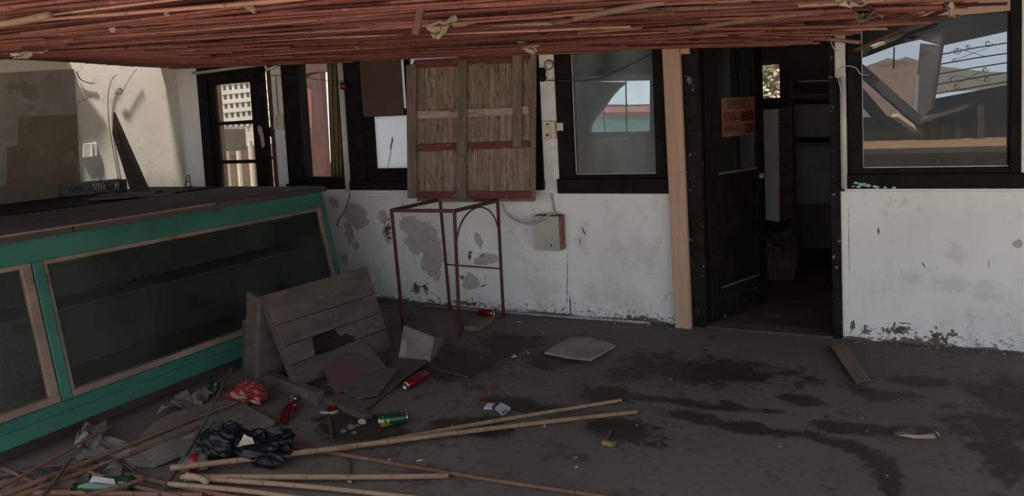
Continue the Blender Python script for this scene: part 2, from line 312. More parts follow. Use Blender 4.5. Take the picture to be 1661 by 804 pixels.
# floor: worn concrete with damp stains
def floormat():
    m, nt, bs = newmat('stained_concrete_floor'); co = coords(nt); nz = mth(nt, 'ADD', mth(nt, 'MULTIPLY', noise(nt, co, 2.6, (1, 1, 1), 7, .68), .5), mth(nt, 'ADD', mth(nt, 'MULTIPLY', noise(nt, co, 8.5, (1, 1, 1), 6, .7), .32), mth(nt, 'MULTIPLY', noise(nt, co, 22, (1, 1, 1), 5, .7), .18))); big = noise(nt, co, .9, (1, 1, 1), 4); fine = noise(nt, co, 24, (1, 1, 1), 6, .7)
    col = mixc(nt, step(nt, big, .35, .7), (.120, .099, .092), (.092, .076, .071)); col = mixc(nt, mth(nt, 'MULTIPLY', step(nt, fine, .45, .75), .5), col, (.062, .052, .049))
    col = mixc(nt, mth(nt, 'MULTIPLY', step(nt, noise(nt, co, 9, (1, 1, 1), 5), .62, .72), .35), col, (.17, .15, .14))
    def fe(u, v, ru, rv, ang=0): p = F(u, v); return (p.x, p.y, (F(u + ru, v) - p).length, (F(u, v + rv) - p).length, ang)
    st = [fe(1110, 600, 110, 24, .2), fe(1200, 605, 80, 18, .2), fe(1050, 595, 60, 20), fe(900, 585, 60, 12), fe(760, 590, 70, 36), fe(820, 560, 50, 20), fe(1640, 650, 60, 40), fe(1610, 690, 60, 22), fe(1640, 750, 40, 30),
          fe(1020, 700, 70, 18), fe(990, 640, 40, 12), fe(1110, 672, 50, 8, .1), fe(1190, 690, 70, 7, .1), fe(1290, 703, 70, 8, .05), fe(1370, 720, 50, 10, -.1), fe(1420, 745, 26, 18), fe(1440, 780, 16, 26), fe(1360, 690, 40, 12), fe(1430, 700, 40, 12),
          fe(1080, 648, 70, 5, .2), fe(1190, 662, 70, 5, .15), fe(1300, 650, 40, 8), fe(1440, 640, 50, 9), fe(1500, 620, 50, 8), fe(600, 700, 90, 24), fe(760, 690, 60, 14), fe(860, 660, 60, 10)]
    sm = ellmask(nt, co, 'xy', st, nz, 4.6, .35)
    col = mixc(nt, mth(nt, 'MULTIPLY', sm, .86), col, (.019, .0125, .011)); col = mixc(nt, mth(nt, 'MULTIPLY', step(nt, nz, .53, .60), .6), col, (.036, .027, .025))
    _lnk(nt, col, bs.inputs['Base Color']); bs.inputs['Specular IOR Level'].default_value = .3
    rg = mth(nt, 'SUBTRACT', .85, mth(nt, 'MULTIPLY', sm, .2)); _lnk(nt, rg, bs.inputs['Roughness']); bump(nt, fine, bs, .35, .006); return m
m_floor = floormat()
m_ground = M('outdoor_ground', (.46, .40, .33), (.38, .33, .275), 1, rough=.95)
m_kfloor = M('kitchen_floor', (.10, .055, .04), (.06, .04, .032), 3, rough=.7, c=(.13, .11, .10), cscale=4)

# ------------------------------------------------------------------ the setting
# floor, ground outside
struct('floor', MB().box(-6.45, 3.2, -4.6, .16, -.12, 0), m_floor)
struct('floor_outdoors', MB().box(-60, 60, -40, 90, -.3, -.125), m_ground)
# left wall and its lining sheets
wl = struct('wall_left', MB().box(-6.45, -6.3, -4.6, .16, 0, 2.75), m_wallL)
def lsheet(name, px, th, mat, label):
    part(name, MB().slab([L(u, v) for u, v in px], (1, 0, 0), th), mat, wl, label=label)
lsheet('lining_sheet', [(-160, 345), (131, 335), (119, 112), (-160, 128)], .012, m_sheetg, 'grey lining sheet')
lsheet('lining_sheet', [(-160, 345), (130.5, 335), (122, 186), (28, 189), (27, 236), (10, 238), (9, 300), (-160, 306)], .018, m_sheetb, 'brown patch of bare board')
part('cornice_strip', MB().slab([L(-60, 132), L(118, 121), L(118, 114), L(-60, 124)], (1, 0, 0), .01), m_pil, wl)
# back wall: low white wall, pilasters, top band
wb = MB()
wb.box(-6.45, -5.99, 0, .15, 0, 2.75); wb.box(-5.05, -1.10, 0, .15, 0, 1.0); wb.box(-.085, 6.5, 0, .15, 0, 1.0)
wb.box(-5.99, -5.05, 0, .15, 2.22, 2.75); wb.box(-5.05, -.085, 0, .15, 2.30, 2.75); wb.box(-.085, 6.5, 0, .15, 2.30, 2.75); wb.box(.90, 6.5, .0, .15, 1.0, 2.30)
wall = struct('wall_back', wb, m_wall)
for a, b in ((-5.012, -4.876), (-2.222, -2.088)):
    part('pilaster', MB().box(a, b, -.012, .14, 1.0, 2.3), m_pil, wall, bev=.004)
part('pilaster_strip', MB().box(-2.150, -2.142, -.017, -.01, 1.0, 2.25), m_pil, wall)
part('ledge', MB().box(-4.88, -2.06, -.022, .02, .985, 1.012), m_wall, wall, bev=.004); part('ledge', MB().box(-.06, 3.2, -.022, .02, 1.0, 1.022), m_wall, wall, bev=.004)
part('ledge', MB().box(-4.88, -3.3, -.012, .0, .93, .947), m_wall, wall)

def bar(name, x0, x1, z0, z1, y0, y1, mat, root, bev=.004, j=.002): return part(name, MB().box(x0, x1, y0, y1, z0, z1, j), mat, root, bev=bev)
# glazed outside door
d1 = sbase('door_1')
bar('jamb', -6.0, -5.87, 0, 2.2, -.02, .12, m_black, d1); bar('door_head', -6.0, -5.02, 2.17, 2.26, -.02, .12, m_black, d1); bar('jamb', -5.062, -5.012, 0, 2.2, -.015, .1, m_rbrown, d1)
bar('stile', -5.87, -5.80, .02, 2.17, .0, .045, m_black, d1); bar('stile', -5.304, -5.125, .02, 2.17, .0, .045, m_black, d1)
bar('top_rail', -5.80, -5.304, 2.07, 2.17, .0, .045, m_black, d1); bar('muntin', -5.80, -5.304, 1.665, 1.70, .005, .04, m_black, d1); bar('muntin', -5.80, -5.304, 1.275, 1.31, .005, .04, m_black, d1)
bar('muntin', -5.80, -5.304, .86, .90, .005, .04, m_black, d1); bar('door_panel', -5.80, -5.304, .02, .87, .012, .035, m_black, d1)
for z0, z1 in ((.90, 1.275), (1.31, 1.665), (1.70, 2.07)): part('pane', MB().box(-5.80, -5.304, .02, .024, z0, z1), m_glass, d1)
p = [W(u, v, -.001) for u, v in ((419, 203), (425, 206), (428, 222), (430, 236), (425, 240), (422, 222), (418, 212))]
part('bare_patch', MB().slab(p, (0, -1, 0), .002), m_post, d1, label='patch of bare wood where black paint has flaked')
bar('latch', -5.09, -5.055, 1.53, 1.62, -.03, .0, m_blackw, d1); bar('hinge_pin', -5.155, -5.05, 1.315, 1.335, -.02, .0, m_black, d1)
# notice on the middle pane
nb = thing('paper_notice', 'beige paper notice stuck on the middle pane of the glazed door', 'notice', W(380, 244, .018))
part('sheet', MB().slab([W(363.5, 209, .018), W(398, 208.5, .018), W(400, 244, .018), W(367, 245, .018)], (0, -1, 0), .002), m_cream, nb)
mk = MB(); rr = random.Random(3)
for k, (v, u0, u1) in enumerate(((217, 376, 393), (225, 372, 384), (233, 381, 397), (239, 384, 396))):
    u = u0
    while u < u1:
        du = rr.uniform(1.2, 2.6); a = W(u, v, .0155); b = W(u + du, v + rr.uniform(-1, 1), .0155); mk.beam(a, b, .001, .006, (0, 0, 1)); u += du + .8
part('faded_ink', mk, m_cable, nb, kind='stuff')
# window looking onto the red wall
def window(name, x0, x1, gx0, gx1, z0, z1, gz0, gz1, sillz, glass, mat=m_black, y0=-.02):
    w = sbase(name)
    bar('frame_stile', x0, gx0, sillz[1], z1, y0, .10, mat, w); bar('frame_stile', gx1, x1, sillz[1], z1, y0, .10, mat, w)
    bar('frame_rail', gx0, gx1, gz1, z1, y0 + .004, .10, mat, w); bar('frame_rail', gx0, gx1, sillz[1], gz0, y0 + .004, .10, mat, w)
    bar('sill', x0 - .01, x1 + .01, sillz[0], sillz[1], y0 - .025, .12, mat, w)
    if glass: part('pane', MB().box(gx0, gx1, .03, .034, gz0, gz1), glass, w)
    return w
w1 = window('window_1', -4.876, -4.185, -4.668, -4.22, 1.0, 2.32, 1.135, 2.207, (1.02, 1.075), None)
# boarded window with the cracked milky pane
w2 = sbase('window_2')
bar('frame_stile', -4.13, -3.955, 1.02, 2.32, -.02, .10, m_black, w2); bar('frame_stile', -2.30, -2.222, 1.02, 2.32, -.005, .10, m_black, w2); bar('sill', -4.14, -2.215, 1.012, 1.09, -.045, .12, m_blackw, w2)
bar('frame_rail', -3.955, -2.30, 2.19, 2.32, -.01, .10, m_black, w2)
bar('sash_stile', -3.955, -3.853, 1.09, 2.19, .0, .05, m_black, w2); bar('sash_stile', -3.497, -3.44, 1.09, 2.19, .0, .05, m_black, w2); bar('sash_rail', -3.853, -3.497, 1.09, 1.203, .0, .05, m_black, w2); bar('sash_rail', -3.853, -3.497, 1.665, 1.72, .0, .05, m_black, w2)
bar('sash_stile', -2.95, -2.87, 1.09, 2.19, .0, .05, m_black, w2); bar('sash_rail', -3.44, -2.30, 1.09, 1.20, .0, .05, m_black, w2)
bar('sash_stile', -2.33, -2.28, 1.09, 2.19, .0, .05, m_black, w2); bar('shutter_board', -2.87, -2.30, 1.15, 2.19, .03, .05, m_black, w2)
pn = part('pane', MB().box(-3.853, -3.497, .02, .024, 1.203, 1.665), m_milk, w2); part('pane', MB().box(-3.44, -2.95, .02, .024, 1.2, 2.19), m_milk, w2); part('pane', MB().box(-3.853, -3.497, .02, .024, 1.72, 2.19), m_milk, w2)
cr = [W(u, v, .016) for u, v in ((636, 221), (636.5, 228), (634, 238), (634, 246), (631.5, 258), (629.5, 272))]
part('crack', MB().tube(cr, [.002, .007, .006, .003, .003, .002], 5), m_wire, pn)
solo('hardboard_sheet', MB().slab([W(583, 95, -.022), W(650, 91, -.022), W(656.5, 187, -.022), W(590, 189.5, -.022)][::-1], (0, -1, 0), .006), m_hard, 'brown hardboard sheet covering the top of the boarded window', 'board')
# dusty window
w3 = window('window_3', -2.09, -1.235, -1.962, -1.32, 1.0, 2.32, 1.127, 2.25, (.987, 1.10), m_glassd)
part('putty_line', MB().box(-1.962, -1.32, .022, .03, 1.127, 1.134), m_pil, w3); part('putty_line', MB().box(-1.962, -1.957, .022, .03, 1.127, 2.2), m_pil, w3)
# right-hand window
w4 = window('window_4', -.035, .905, .05, .848, 1.0, 2.32, 1.151, 2.30, (1.022, 1.115), m_glassr)
part('putty_line', MB().box(.05, .848, .022, .03, 1.151, 1.157), m_pil, w4); part('putty_line', MB().box(.05, .055, .022, .03, 1.151, 2.1), m_pil, w4)
part('head_board', MB().box(.2, .848, -.014, .028, 2.085, 2.26), m_post, w4, label='tan board across the top of the window')
fl = MB()
for u, v, r in ((1388, 297, 5), (1398, 299, 7), (1408, 301, 6), (1420, 303, 6), (1393, 303, 5), (1436, 304, 4), (1450, 304.5, 4), (1384, 302, 3)):
    q = W(u, v, -.046); n = 9; ph = R_.random() * 6
    fl.slab([q + Vector((math.cos(ph + 2 * math.pi * i / n), 0, .55 * math.sin(ph + 2 * math.pi * i / n))) * r * .0032 * R_.uniform(.6, 1.3) for i in range(n)][::-1], (0, -1, 0), .0015)
part('flaked_paint', fl, m_teal, w4, label='teal paint showing where the black has flaked')
# doorway to the kitchen: jambs, head, threshold
tr = sbase('trim_1')
bar('jamb', -1.10, -.985, 0, 2.35, -.02, .15, m_blackw, tr); bar('jamb', -.145, -.085, 0, 2.35, -.02, .15, m_blackw, tr); bar('door_head', -1.10, -.085, 2.25, 2.35, -.02, .15, m_black, tr)
bar('threshold', -.985, -.145, -.02, .012, -.03, .15, m_wood, tr)
# door leaf, swung into the kitchen
d2 = sbase('door_2')
hx, hy, ang = -.975, .05, math.radians(67)
dx, dy = math.cos(ang), math.sin(ang)
def DL(s, z, t=0.0): return Vector((hx + dx * s + dy * t, hy + dy * s - dx * t, z))    # along the leaf, height, toward the viewer
def leafbar(name, s0, s1, z0, z1, t0, t1, mat): return part(name, MB().hexa([DL(s0, z0, t1), DL(s1, z0, t1), DL(s1, z0, t0), DL(s0, z0, t0), DL(s0, z1, t1), DL(s1, z1, t1), DL(s1, z1, t0), DL(s0, z1, t0)]), mat, d2, bev=.003)
leafbar('stile', 0, .14, .02, 2.2, -.02, .02, m_black); leafbar('stile', .68, .80, .02, 2.2, -.02, .02, m_black); leafbar('mid_stile', .39, .45, 1.0, 2.1, -.018, .018, m_black)
leafbar('rail', .14, .68, .02, .25, -.02, .02, m_blackw); leafbar('rail', .14, .68, .92, 1.10, -.02, .02, m_black); leafbar('rail', .14, .68, 2.1, 2.2, -.02, .02, m_black); leafbar('door_panel', .14, .68, .25, .92, -.008, .008, m_black)
leafbar('pane', .14, .39, 1.10, 2.1, -.002, .002, m_glassc); leafbar('pane', .45, .68, 1.37, 2.1, -.002, .002, m_glassc); leafbar('pane', .45, .68, 1.10, 1.37, -.002, .002, m_glassd)
leafbar('panel_moulding', .14, .68, .25, .262, .008, .022, m_grey); leafbar('panel_moulding', .14, .68, 1.10, 1.115, .008, .024, m_grey); leafbar('latch', .71, .77, 1.02, 1.06, .02, .03, m_post)

# ------------------------------------------------------------------ ceiling of canes
def zc(x, y): return 2.015 - .0395 * x + .012 * math.sin(1.7 * x + .6 * y) + .010 * math.sin(2.9 * y + x)
cm = MB().hexa([(-6.115, -4.3, 2.32), (.55, -4.3, 2.08), (-.35, .14, 2.12), (-6.115, .14, 2.32), (-6.115, -4.3, 2.42), (.55, -4.3, 2.42), (-.35, .14, 2.42), (-6.115, .14, 2.42)])
cm.slab([(-6.30, -1.12, 2.285), (-6.266, -1.13, 2.285), (-6.218, -1.01, 2.285), (-6.163, -1.37, 2.285), (-6.11, -1.62, 2.285), (-6.08, -4.3, 2.285), (-6.31, -4.3, 2.285)], (0, 0, 1), .04)      # gap added beside the left wall, outlined to throw the sun patch on it
cm.slab([(-6.31, -.18, 2.285), (-6.31, .14, 2.285), (-6.08, .14, 2.285), (-6.11, -.56, 2.285), (-6.19, -.385, 2.285), (-6.276, -.215, 2.285)], (0, 0, 1), .04)
ceil = struct('ceiling', cm, m_wood)
struct('ceiling_roof', MB().box(-5.85, 4.6, -4.3, .2, 2.76, 2.86).box(-6.5, -5.85, -4.3, -1.9, 2.76, 2.86).box(-6.5, -5.85, -.18, .2, 2.76, 2.86), m_wood)  # roof left open over the added ceiling gap to let the sun in
def cane_profile(length, r, seg, rnd, wob=.01):
    pts = []; rs = []; fl = []; n = max(2, int(length / seg)); ph = rnd.random() * 6; ph2 = rnd.random() * 6
    for t in sorted([i / n for i in range(n + 1)] + [i / n + e_ for i in range(1, n) for e_ in (-.0045, .0045)]):
        i = t * n; i = round(i) if abs(i - round(i)) < 1e-6 else -1; x = -length / 2 + length * t; c = (wob * math.sin(ph + 4 * t), wob * .7 * math.sin(ph2 + 5 * t)); k = 1 - .25 * t
        pts.append((x, *c)); rs.append(r * k * (1.14 if 0 < i < n else 1)); fl.append(1.0 if 0 < i < n else 0.0)
    return pts, rs, fl
cane_meshes = []
for k in range(10):
    pts, rs, fl_ = cane_profile(1.0 * 3.0, .0090, .26 + .06 * (k % 4), R_, .012)
    me = MB().tube(pts, rs, 5).mesh('cane', smooth=True); ringattr(me, fl_, 5); me.materials.append(m_cane); cane_meshes.append(me)
def edge_x(y): return -.42 + .55 * min(-y, 1.6) + (.05 if y < -1.6 else 0)
rows = []; y = -.02
while y > -3.75: rows.append(y); y -= R_.uniform(.0165, .0245)
specs = []
for y in rows:
    xs = (-6.09 + R_.uniform(-.02, .05)) if -1.75 < y < -.12 else -6.28
    x = xs + R_.uniform(-.9, 0); xe = edge_x(y) + R_.uniform(-.16, .10)
    while x < xe - .25:
        ln = R_.uniform(2.2, 3.6); x1 = min(x + ln, xe)
        if x1 - max(x, xs) > .3: specs.append((max(x, xs), x1, y))
        x = x1 - R_.uniform(.0, .2)
def near(s): return (Vector(((s[0] + s[1]) / 2, s[2], 2.1)) - Vector(CAM.tolist())).length
def vis(s):      # does the row show in the photograph's frame
    return s[1] > -6.4
specs.sort(key=near); left_over = MB()
for i, (x0, x1, y) in enumerate(specs):
    mx = (x0 + x1) / 2; a = Vector((x0, y, zc(x0, y))); b = Vector((x1, y + R_.uniform(-.09, .09) * (2.2 if R_.random() < .15 else 1), zc(x1, y) + R_.choice((0, 0, 0, 0, -.03))))
    dz = R_.uniform(-.022, .014); th = math.atan2(b.y - a.y, b.x - a.x); ph = math.atan2(b.z - a.z, b.x - a.x)
    if i < 298:
        o = bpy.data.objects.new('cane', R_.choice(cane_meshes)); COL.objects.link(o); o.parent = ceil
        s = R_.uniform(.65, 1.25); o.location = ((a.x + b.x) / 2, (a.y + b.y) / 2, (a.z + b.z) / 2 + dz)
        o.rotation_euler = (R_.uniform(0, 6.28), -ph, th + (math.pi if R_.random() < .5 else 0)) if False else (R_.uniform(0, 6.28), -ph, th)
        o.scale = (((b - a).length / 3.0) * (1 if R_.random() < .5 else -1), s, s)
    else:
        left_over.tube([a, (a + b) / 2, b], [.009, .009, .008], 5)
# the unlit field behind the ones above and over the viewer's side
y = -3.76
while y > -4.27:
    left_over.tube([(-6.4, y, zc(-6.4, y)), (-3, y + R_.uniform(-.02, .02), zc(-3, y)), (.5, y, zc(.5, y))], .009, 5); y -= .021
y = -.03; back_layer = MB()
while y > -3.75:
    x0 = -6.08 + R_.uniform(0, .2); x1 = edge_x(y) - R_.uniform(.0, .3); xm = (x0 + x1) / 2
    back_layer.tube([(x0, y, zc(x0, y) + .035), (xm, y + R_.uniform(-.03, .03), zc(xm, y) + .035), (x1, y, zc(x1, y) + .035)], .011, 5); y -= .033
part('cane_field', left_over, m_cane, ceil, smooth=True, kind='stuff'); part('cane_underlay', back_layer, m_cane, ceil, smooth=True, kind='stuff')

# ------------------------------------------------------------------ beyond the openings
def poly(px, y, th, mb=None):
    return (mb or MB()).slab([W(u, v, y) for u, v in px], (0, 1, 0), th)
# yard beyond the glazed door: pale pierced block wall over a low brown wall with white rails
bw = thing('pierced_block_wall', 'pale pierced block wall standing in the yard beyond the glazed door', 'wall', W(390, 300, 3.2))
part('backing', poly([(300, 335), (470, 325), (470, 90), (300, 100)], 3.40, .1), m_ext, bw)
for v in (116, 131.5, 147, 162, 177, 192): part('course', poly([(300, v + 12.5), (470, v - 4), (470, v - 10.5), (300, v + 6)], 3.3, .12), m_ext, bw)
for k in range(17): u = 318 + k * 9.3; part('upright', poly([(u + 7, 205), (u + 11, 204.6), (u + 3.2, 105), (u - .8, 105.4)], 3.31, .1), m_ext, bw)
part('plinth', poly([(300, 345), (470, 335), (470, 196), (300, 212)], 3.34, .1), m_ext, bw)
lw = solo('low_brown_wall', poly([(300, 350), (452, 345), (446, 232), (300, 246)], 2.95, .15), m_earth, 'low red-brown wall behind the white railing outside the glazed door', 'wall')
rl = thing('white_railing', 'white railing of thin posts in front of the low brown wall outdoors', 'railing', W(390, 330, 2.6))
part('rail', poly([(330, 235), (446, 225), (446, 222), (330, 232)], 2.6, .05), m_ext, rl)
for u in (353, 370, 389, 409, 428): part('post', MB().beam(W(u - 4, 228, 2.62), Vector((W(u - 4, 228, 2.62).x, 2.62, -.12)), .045, .045, (0, 1, 0)), m_ext, rl)
solo('orange_doorpost', MB().box(W(340, 200, .3).x, W(356, 200, .3).x, .3, .36, -.12, 2.3), m_post, 'orange-brown timber post just outside the glazed door', 'post')
# red wall, timber and curtain beyond the first window
rw = thing('red_plaster_wall', 'red plastered wall with patches fallen off, beyond the first window', 'wall', W(500, 300, 1.0))
part('plaster', poly([(470, 330), (528, 330), (515, 92), (466, 98)], 1.0, .12), m_terr, rw); part('lintel', poly([(470, 122), (560, 112), (560, 70), (466, 70)], .98, .12), m_rbrown, rw)
part('plaster', poly([(520, 330), (560, 330), (545, 262), (520, 266)], 1.02, .12), m_terr, rw)
part('fallen_patch', poly([(494, 104), (510, 101), (516, 128), (521, 140), (507, 143), (494, 139), (491, 122)], .995, .01), m_rbrown, rw)
part('fallen_patch', poly([(500, 210), (508, 205), (511, 236), (503, 247), (498, 226)], .995, .01), m_wood, rw)
solo('leaning_timber', poly([(505, 320), (532, 320), (529, 262), (525, 200), (521, 150), (518.5, 118), (503, 122), (506, 180)], .88, .07), m_rbrown, 'dark red-brown timber upright in front of the red wall', 'post')
solo('olive_curtain', MB().grid(lambda a, b: W(530 + 32 * a + (9 - 9 * a) * b * .9, 88 + 214 * b, .125 + .018 * math.sin(a * 26)), 22, 4), m_olive, 'olive brown cloth curtain hanging at the edge of the first window', 'curtain', thick=.004, smooth=True)
# room behind the dusty window, with an arched opening to daylight
m_annex = M('annex_wall', (.24, .25, .25), (.19, .2, .2), 1.5, rough=.9)
struct('wall_annex_side', MB().box(-2.86, -2.78, .15, 2.1, 0, 2.6), m_annex)
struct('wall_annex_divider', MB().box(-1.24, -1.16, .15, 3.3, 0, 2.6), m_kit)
wa = MB(); poly([(820, 460), (953, 430), (953, 214), (953, -90), (820, -90)], 2.0, .1, wa); poly([(1054, 430), (1164, 430), (1164, -90), (1054, -90)], 2.0, .1, wa); poly([(953, 430), (1054, 430), (1054, 213), (953, 215)], 2.0, .1, wa); poly([(953, 132), (1054, 130), (1054, -90), (953, -90)], 2.0, .1, wa)
poly([(953, 132), (1014, 133), (1001, 144), (987, 160), (977, 175), (964, 190), (957, 202), (955, 215), (953, 215)], 2.0, .1, wa)
wan = struct('wall_annex_back', wa, m_annex)
part('glazing_bar', MB().beam(W(1015, 131, 1.97), W(1017, 214, 1.97), .012, .012), m_kgrey, wan); part('glazing_bar', MB().beam(W(976, 172, 1.97), W(1054, 170, 1.97), .012, .012), m_kgrey, wan); part('glazing_bar', MB().beam(W(979, 170, 1.97), W(981, 214, 1.97), .008, .008), m_kgrey, wan)
solo('tall_cupboard', MB().box(-2.32, -2.05, 1.55, 1.9, 0, 1.33), m_kgrey, 'plain grey cupboard standing under the arched opening behind the dusty glass', 'cupboard', bev=.01)
solo('teal_wall', poly([(920, 260), (1075, 255), (1072, 187), (920, 190)], 6.0, .2), m_tealw, 'pale teal wall seen through the arched opening behind the dusty window', 'wall')
solo('tiled_roof', MB().slab([W(940, 189, 5.9), W(1072, 187, 5.9), W(1064, 177, 7.2), W(985, 174, 7.2)], (0, 0, 1), .06), m_terr, 'low terracotta roof above the teal wall outdoors', 'roof')
struct('ceiling_annex', MB().box(-2.86, .03, .15, 3.4, 2.6, 2.7).box(.03, .58, 1.45, 3.4, 2.6, 2.7).box(.80, 2.4, 1.45, 3.4, 2.6, 2.7).box(.58, .80, 1.45, 1.82, 2.6, 2.7).box(.58, .80, 2.14, 3.4, 2.6, 2.7), m_kit)  # openings over the lean-to placed to bring sun onto shelf and post
# kitchen
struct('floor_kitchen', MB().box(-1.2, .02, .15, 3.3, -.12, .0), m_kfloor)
kw = MB(); k0 = W(1231, 160, 3.2); k1 = W(1264, 104, 3.2)
kw.box(-1.2, k0.x, 3.2, 3.3, 0, 2.6); kw.box(k1.x, .02, 3.2, 3.3, 0, 2.6); kw.box(k0.x, k1.x, 3.2, 3.3, 0, k0.z); kw.box(k0.x, k1.x, 3.2, 3.3, k1.z, 2.6)
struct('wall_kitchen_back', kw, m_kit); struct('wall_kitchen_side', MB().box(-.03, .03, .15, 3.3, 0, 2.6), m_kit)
fb = solo('propped_board', MB().slab([W(1236, 356, 1.9), W(1264, 360, 1.9), W(1263, 176, 1.9), W(1234, 178, 1.9)], (.25, 1, 0), .05), m_kgrey, 'tall pale board propped up in the dark kitchen', 'board', bev=.006)
solo('timber_post', MB().slab([W(1266, 360, 1.88), W(1288, 350, 1.88), W(1285, 170, 1.88), W(1264, 173, 1.88)], (0, 1, 0), .1), m_wood, 'brown timber upright beside the pale board in the kitchen', 'post')
ks = thing('kitchen_shelving', 'dark shelving with grey back panels inside the kitchen', 'shelf', W(1320, 470, 2.3))
m_kg2 = M('shelf_back_panel', (.16, .17, .165), (.12, .13, .125), 4, rough=.7)
part('back_panel', poly([(1286, 222), (1352, 222), (1351, 168), (1285, 170)], 2.5, .03), m_kg2, ks); part('back_panel', poly([(1287, 330), (1354, 330), (1353, 238), (1287, 238)], 2.5, .03), m_kg2, ks)
part('shelf_board', MB().slab([W(1284, 238, 2.2), W(1354, 238, 2.2), W(1354, 232, 2.52), W(1284, 232, 2.52)], (0, 0, 1), .04), m_wood, ks); part('shelf_board', MB().slab([W(1284, 160, 2.2), W(1354, 160, 2.2), W(1354, 162, 2.52), W(1284, 162, 2.52)], (0, 0, 1), .05), m_wood, ks)
part('shelf_edge', MB().beam(W(1294, 132, 2.2), W(1349, 130.5, 2.2), .01, .012), m_pipe, ks); part('upright', MB().beam(W(1356, 120, 2.3), Vector((W(1356, 120, 2.3).x, 2.3, 0)), .04, .04, (0, 1, 0)), m_wood, ks); part('upright', MB().beam(W(1283, 120, 2.35), Vector((W(1283, 120, 2.35).x, 2.35, 0)), .04, .04, (0, 1, 0)), m_wood, ks)
rb = MB(); rr = random.Random(5)
for k in range(9):
    q = F(1262 + rr.uniform(-22, 20), 352 + rr.uniform(-4, 34), .0); a = Vector((q.x * .62 - .12, 1.55 + rr.uniform(-.2, .35), 0)); s = rr.uniform(.05, .14)
    rb.hexa([a + Vector((x * s * rr.uniform(.7, 1.3), y_ * s * rr.uniform(.7, 1.3), z * s * rr.uniform(1, 3.4))) for z in (0, 1) for x, y_ in ((-1, -1), (1, -1), (1, 1), (-1, 1))])
solo('rubble_heap', rb, m_wood, 'heap of broken brown rubble on the kitchen floor', 'rubble', kind='stuff')
bt = thing('flowering_bush', 'sunlit leafy bush with pink blossom outside the small kitchen window', 'bush', W(1248, 400, 5.0))
lf = MB(); lp = MB(); q0 = W(1248, 132, 5.0)
for k in range(2600):
    c = q0 + Vector((rr.gauss(0, .30), rr.uniform(-.3, .9), rr.gauss(0, .32))); u = Vector((rr.uniform(-1, 1), rr.uniform(-1, 1), rr.uniform(-1, 1))).normalized(); w_ = u.orthogonal().normalized(); s = rr.uniform(.03, .06)
    (lp if rr.random() < .22 else lf).add([c - u * s, c + w_ * s * .55, c + u * s, c - w_ * s * .55], [(0, 1, 2, 3)])
part('foliage', lf, m_leaf, bt, kind='stuff'); part('blossom', lp, m_leafp, bt, kind='stuff'); part('stem', MB().tube([(q0.x, q0.y + .2, -.12), (q0.x + .05, q0.y + .2, 1.3), (q0.x, q0.y + .2, q0.z + .2)], .03, 6), m_rbrown, bt)
# ruined lean-to behind the right-hand window
m_an2 = M('leanto_grey_wall', (.17, .16, .15), (.13, .12, .115), 2, rough=.9)
wr = MB(); Y4 = 2.3
poly([(1360, 192), (1486, 187), (1512, 190), (1517, 160), (1690, 127), (1690, 400), (1360, 400)], Y4, .1, wr); poly([(1360, 92), (1412, 82), (1450, 73), (1494, 63), (1531, 73), (1690, 38), (1690, -160), (1360, -160)], Y4, .1, wr)
poly([(1494, 70), (1531, 74), (1517, 162), (1512, 192), (1484, 190)], Y4, .1, wr); wr.box(1.72, 1.8, .15, 2.4, 0, 2.6)
wr4 = struct('wall_leanto_back', wr, m_an2)
part('reveal_strip', poly([(1481, 190), (1487, 190), (1491, 120), (1486, 122)], Y4 - .02, .02), m_kgrey, wr4); part('mullion', poly([(1448.5, 112), (1450.5, 112), (1451.5, 76), (1449.5, 76)], Y4, .03), m_dark, wr4)
gr = thing('scroll_grille', 'iron window grille with scrolls behind the grimy glass', 'grille', W(1580, 150, Y4 - .02))
for v0, v1 in ((88, 69), (104, 86), (120, 101), (137, 117), (152, 132)): part('bar', MB().tube([W(1528 - (v0 - 88) * .15, v0, Y4 - .02), W(1585, (v0 + v1) / 2 - 1.5, Y4 - .02), W(1650, v1 - 2, Y4 - .02)], .006, 5), m_grille, gr)
for u, v, s in ((1552, 82, 7), (1549, 97, 5), (1546, 127, 7), (1551, 140, 5), (1603, 70, 7), (1598, 112, 6), (1601, 128, 6), (1570, 75, 4)):
    part('scroll', MB().tube([W(u + s * (1 - .08 * i) * math.cos(i * .62), v + s * (1 - .08 * i) * math.sin(i * .62), Y4 - .02) for i in range(11)], .004, 4), m_grille, gr)
for a, b in (((1552, 78), (1600, 92)), ((1552, 96), (1601, 78)), ((1548, 138), (1600, 112)), ((1548, 122), (1600, 132))): part('tie', MB().tube([W(*a, Y4 - .02), W(*b, Y4 - .02)], .003, 4), m_grille, gr)
def fallen(px0, px1, y0, y1, w, mat, label): return solo('fallen_beam', MB().beam(W(*px0, y0), W(*px1, y1), .08, w, (0, 0, 1)), mat, label, 'beam', group='fallen beams in the lean-to')
fallen((1392, 110), (1512, 216), 1.7, 1.9, .075, m_wood, 'long dark beam fallen diagonally behind the right-hand window'); fallen((1388, 145), (1432, 196), 1.9, 2.1, .075, m_wood, 'short dark beam end parallel to the longer fallen beam')
fallen((1452, 187), (1490, 214), 1.75, 1.9, .03, m_sandw, 'pale batten coloured as the sunlit edge of the long fallen beam'); fallen((1388, 92), (1500, 50), 1.6, 2.0, .05, m_wood, 'dark beam sloping under the broken roof behind the window')
fallen((1408, 78), (1460, 58), 1.5, 1.9, .025, m_sandw, 'pale sunlit-toned lath under the broken roof behind the window')
tb = thing('tan_bench', 'tan bench top on dark stubs inside the lean-to', 'bench', W(1550, 215, 1.9))
part('top', MB().slab([W(1492, 200, 1.7), W(1560, 178, 1.7), W(1606, 163, 2.2), W(1510, 183, 2.2)], (0, 0, 1), .03), m_earth, tb)
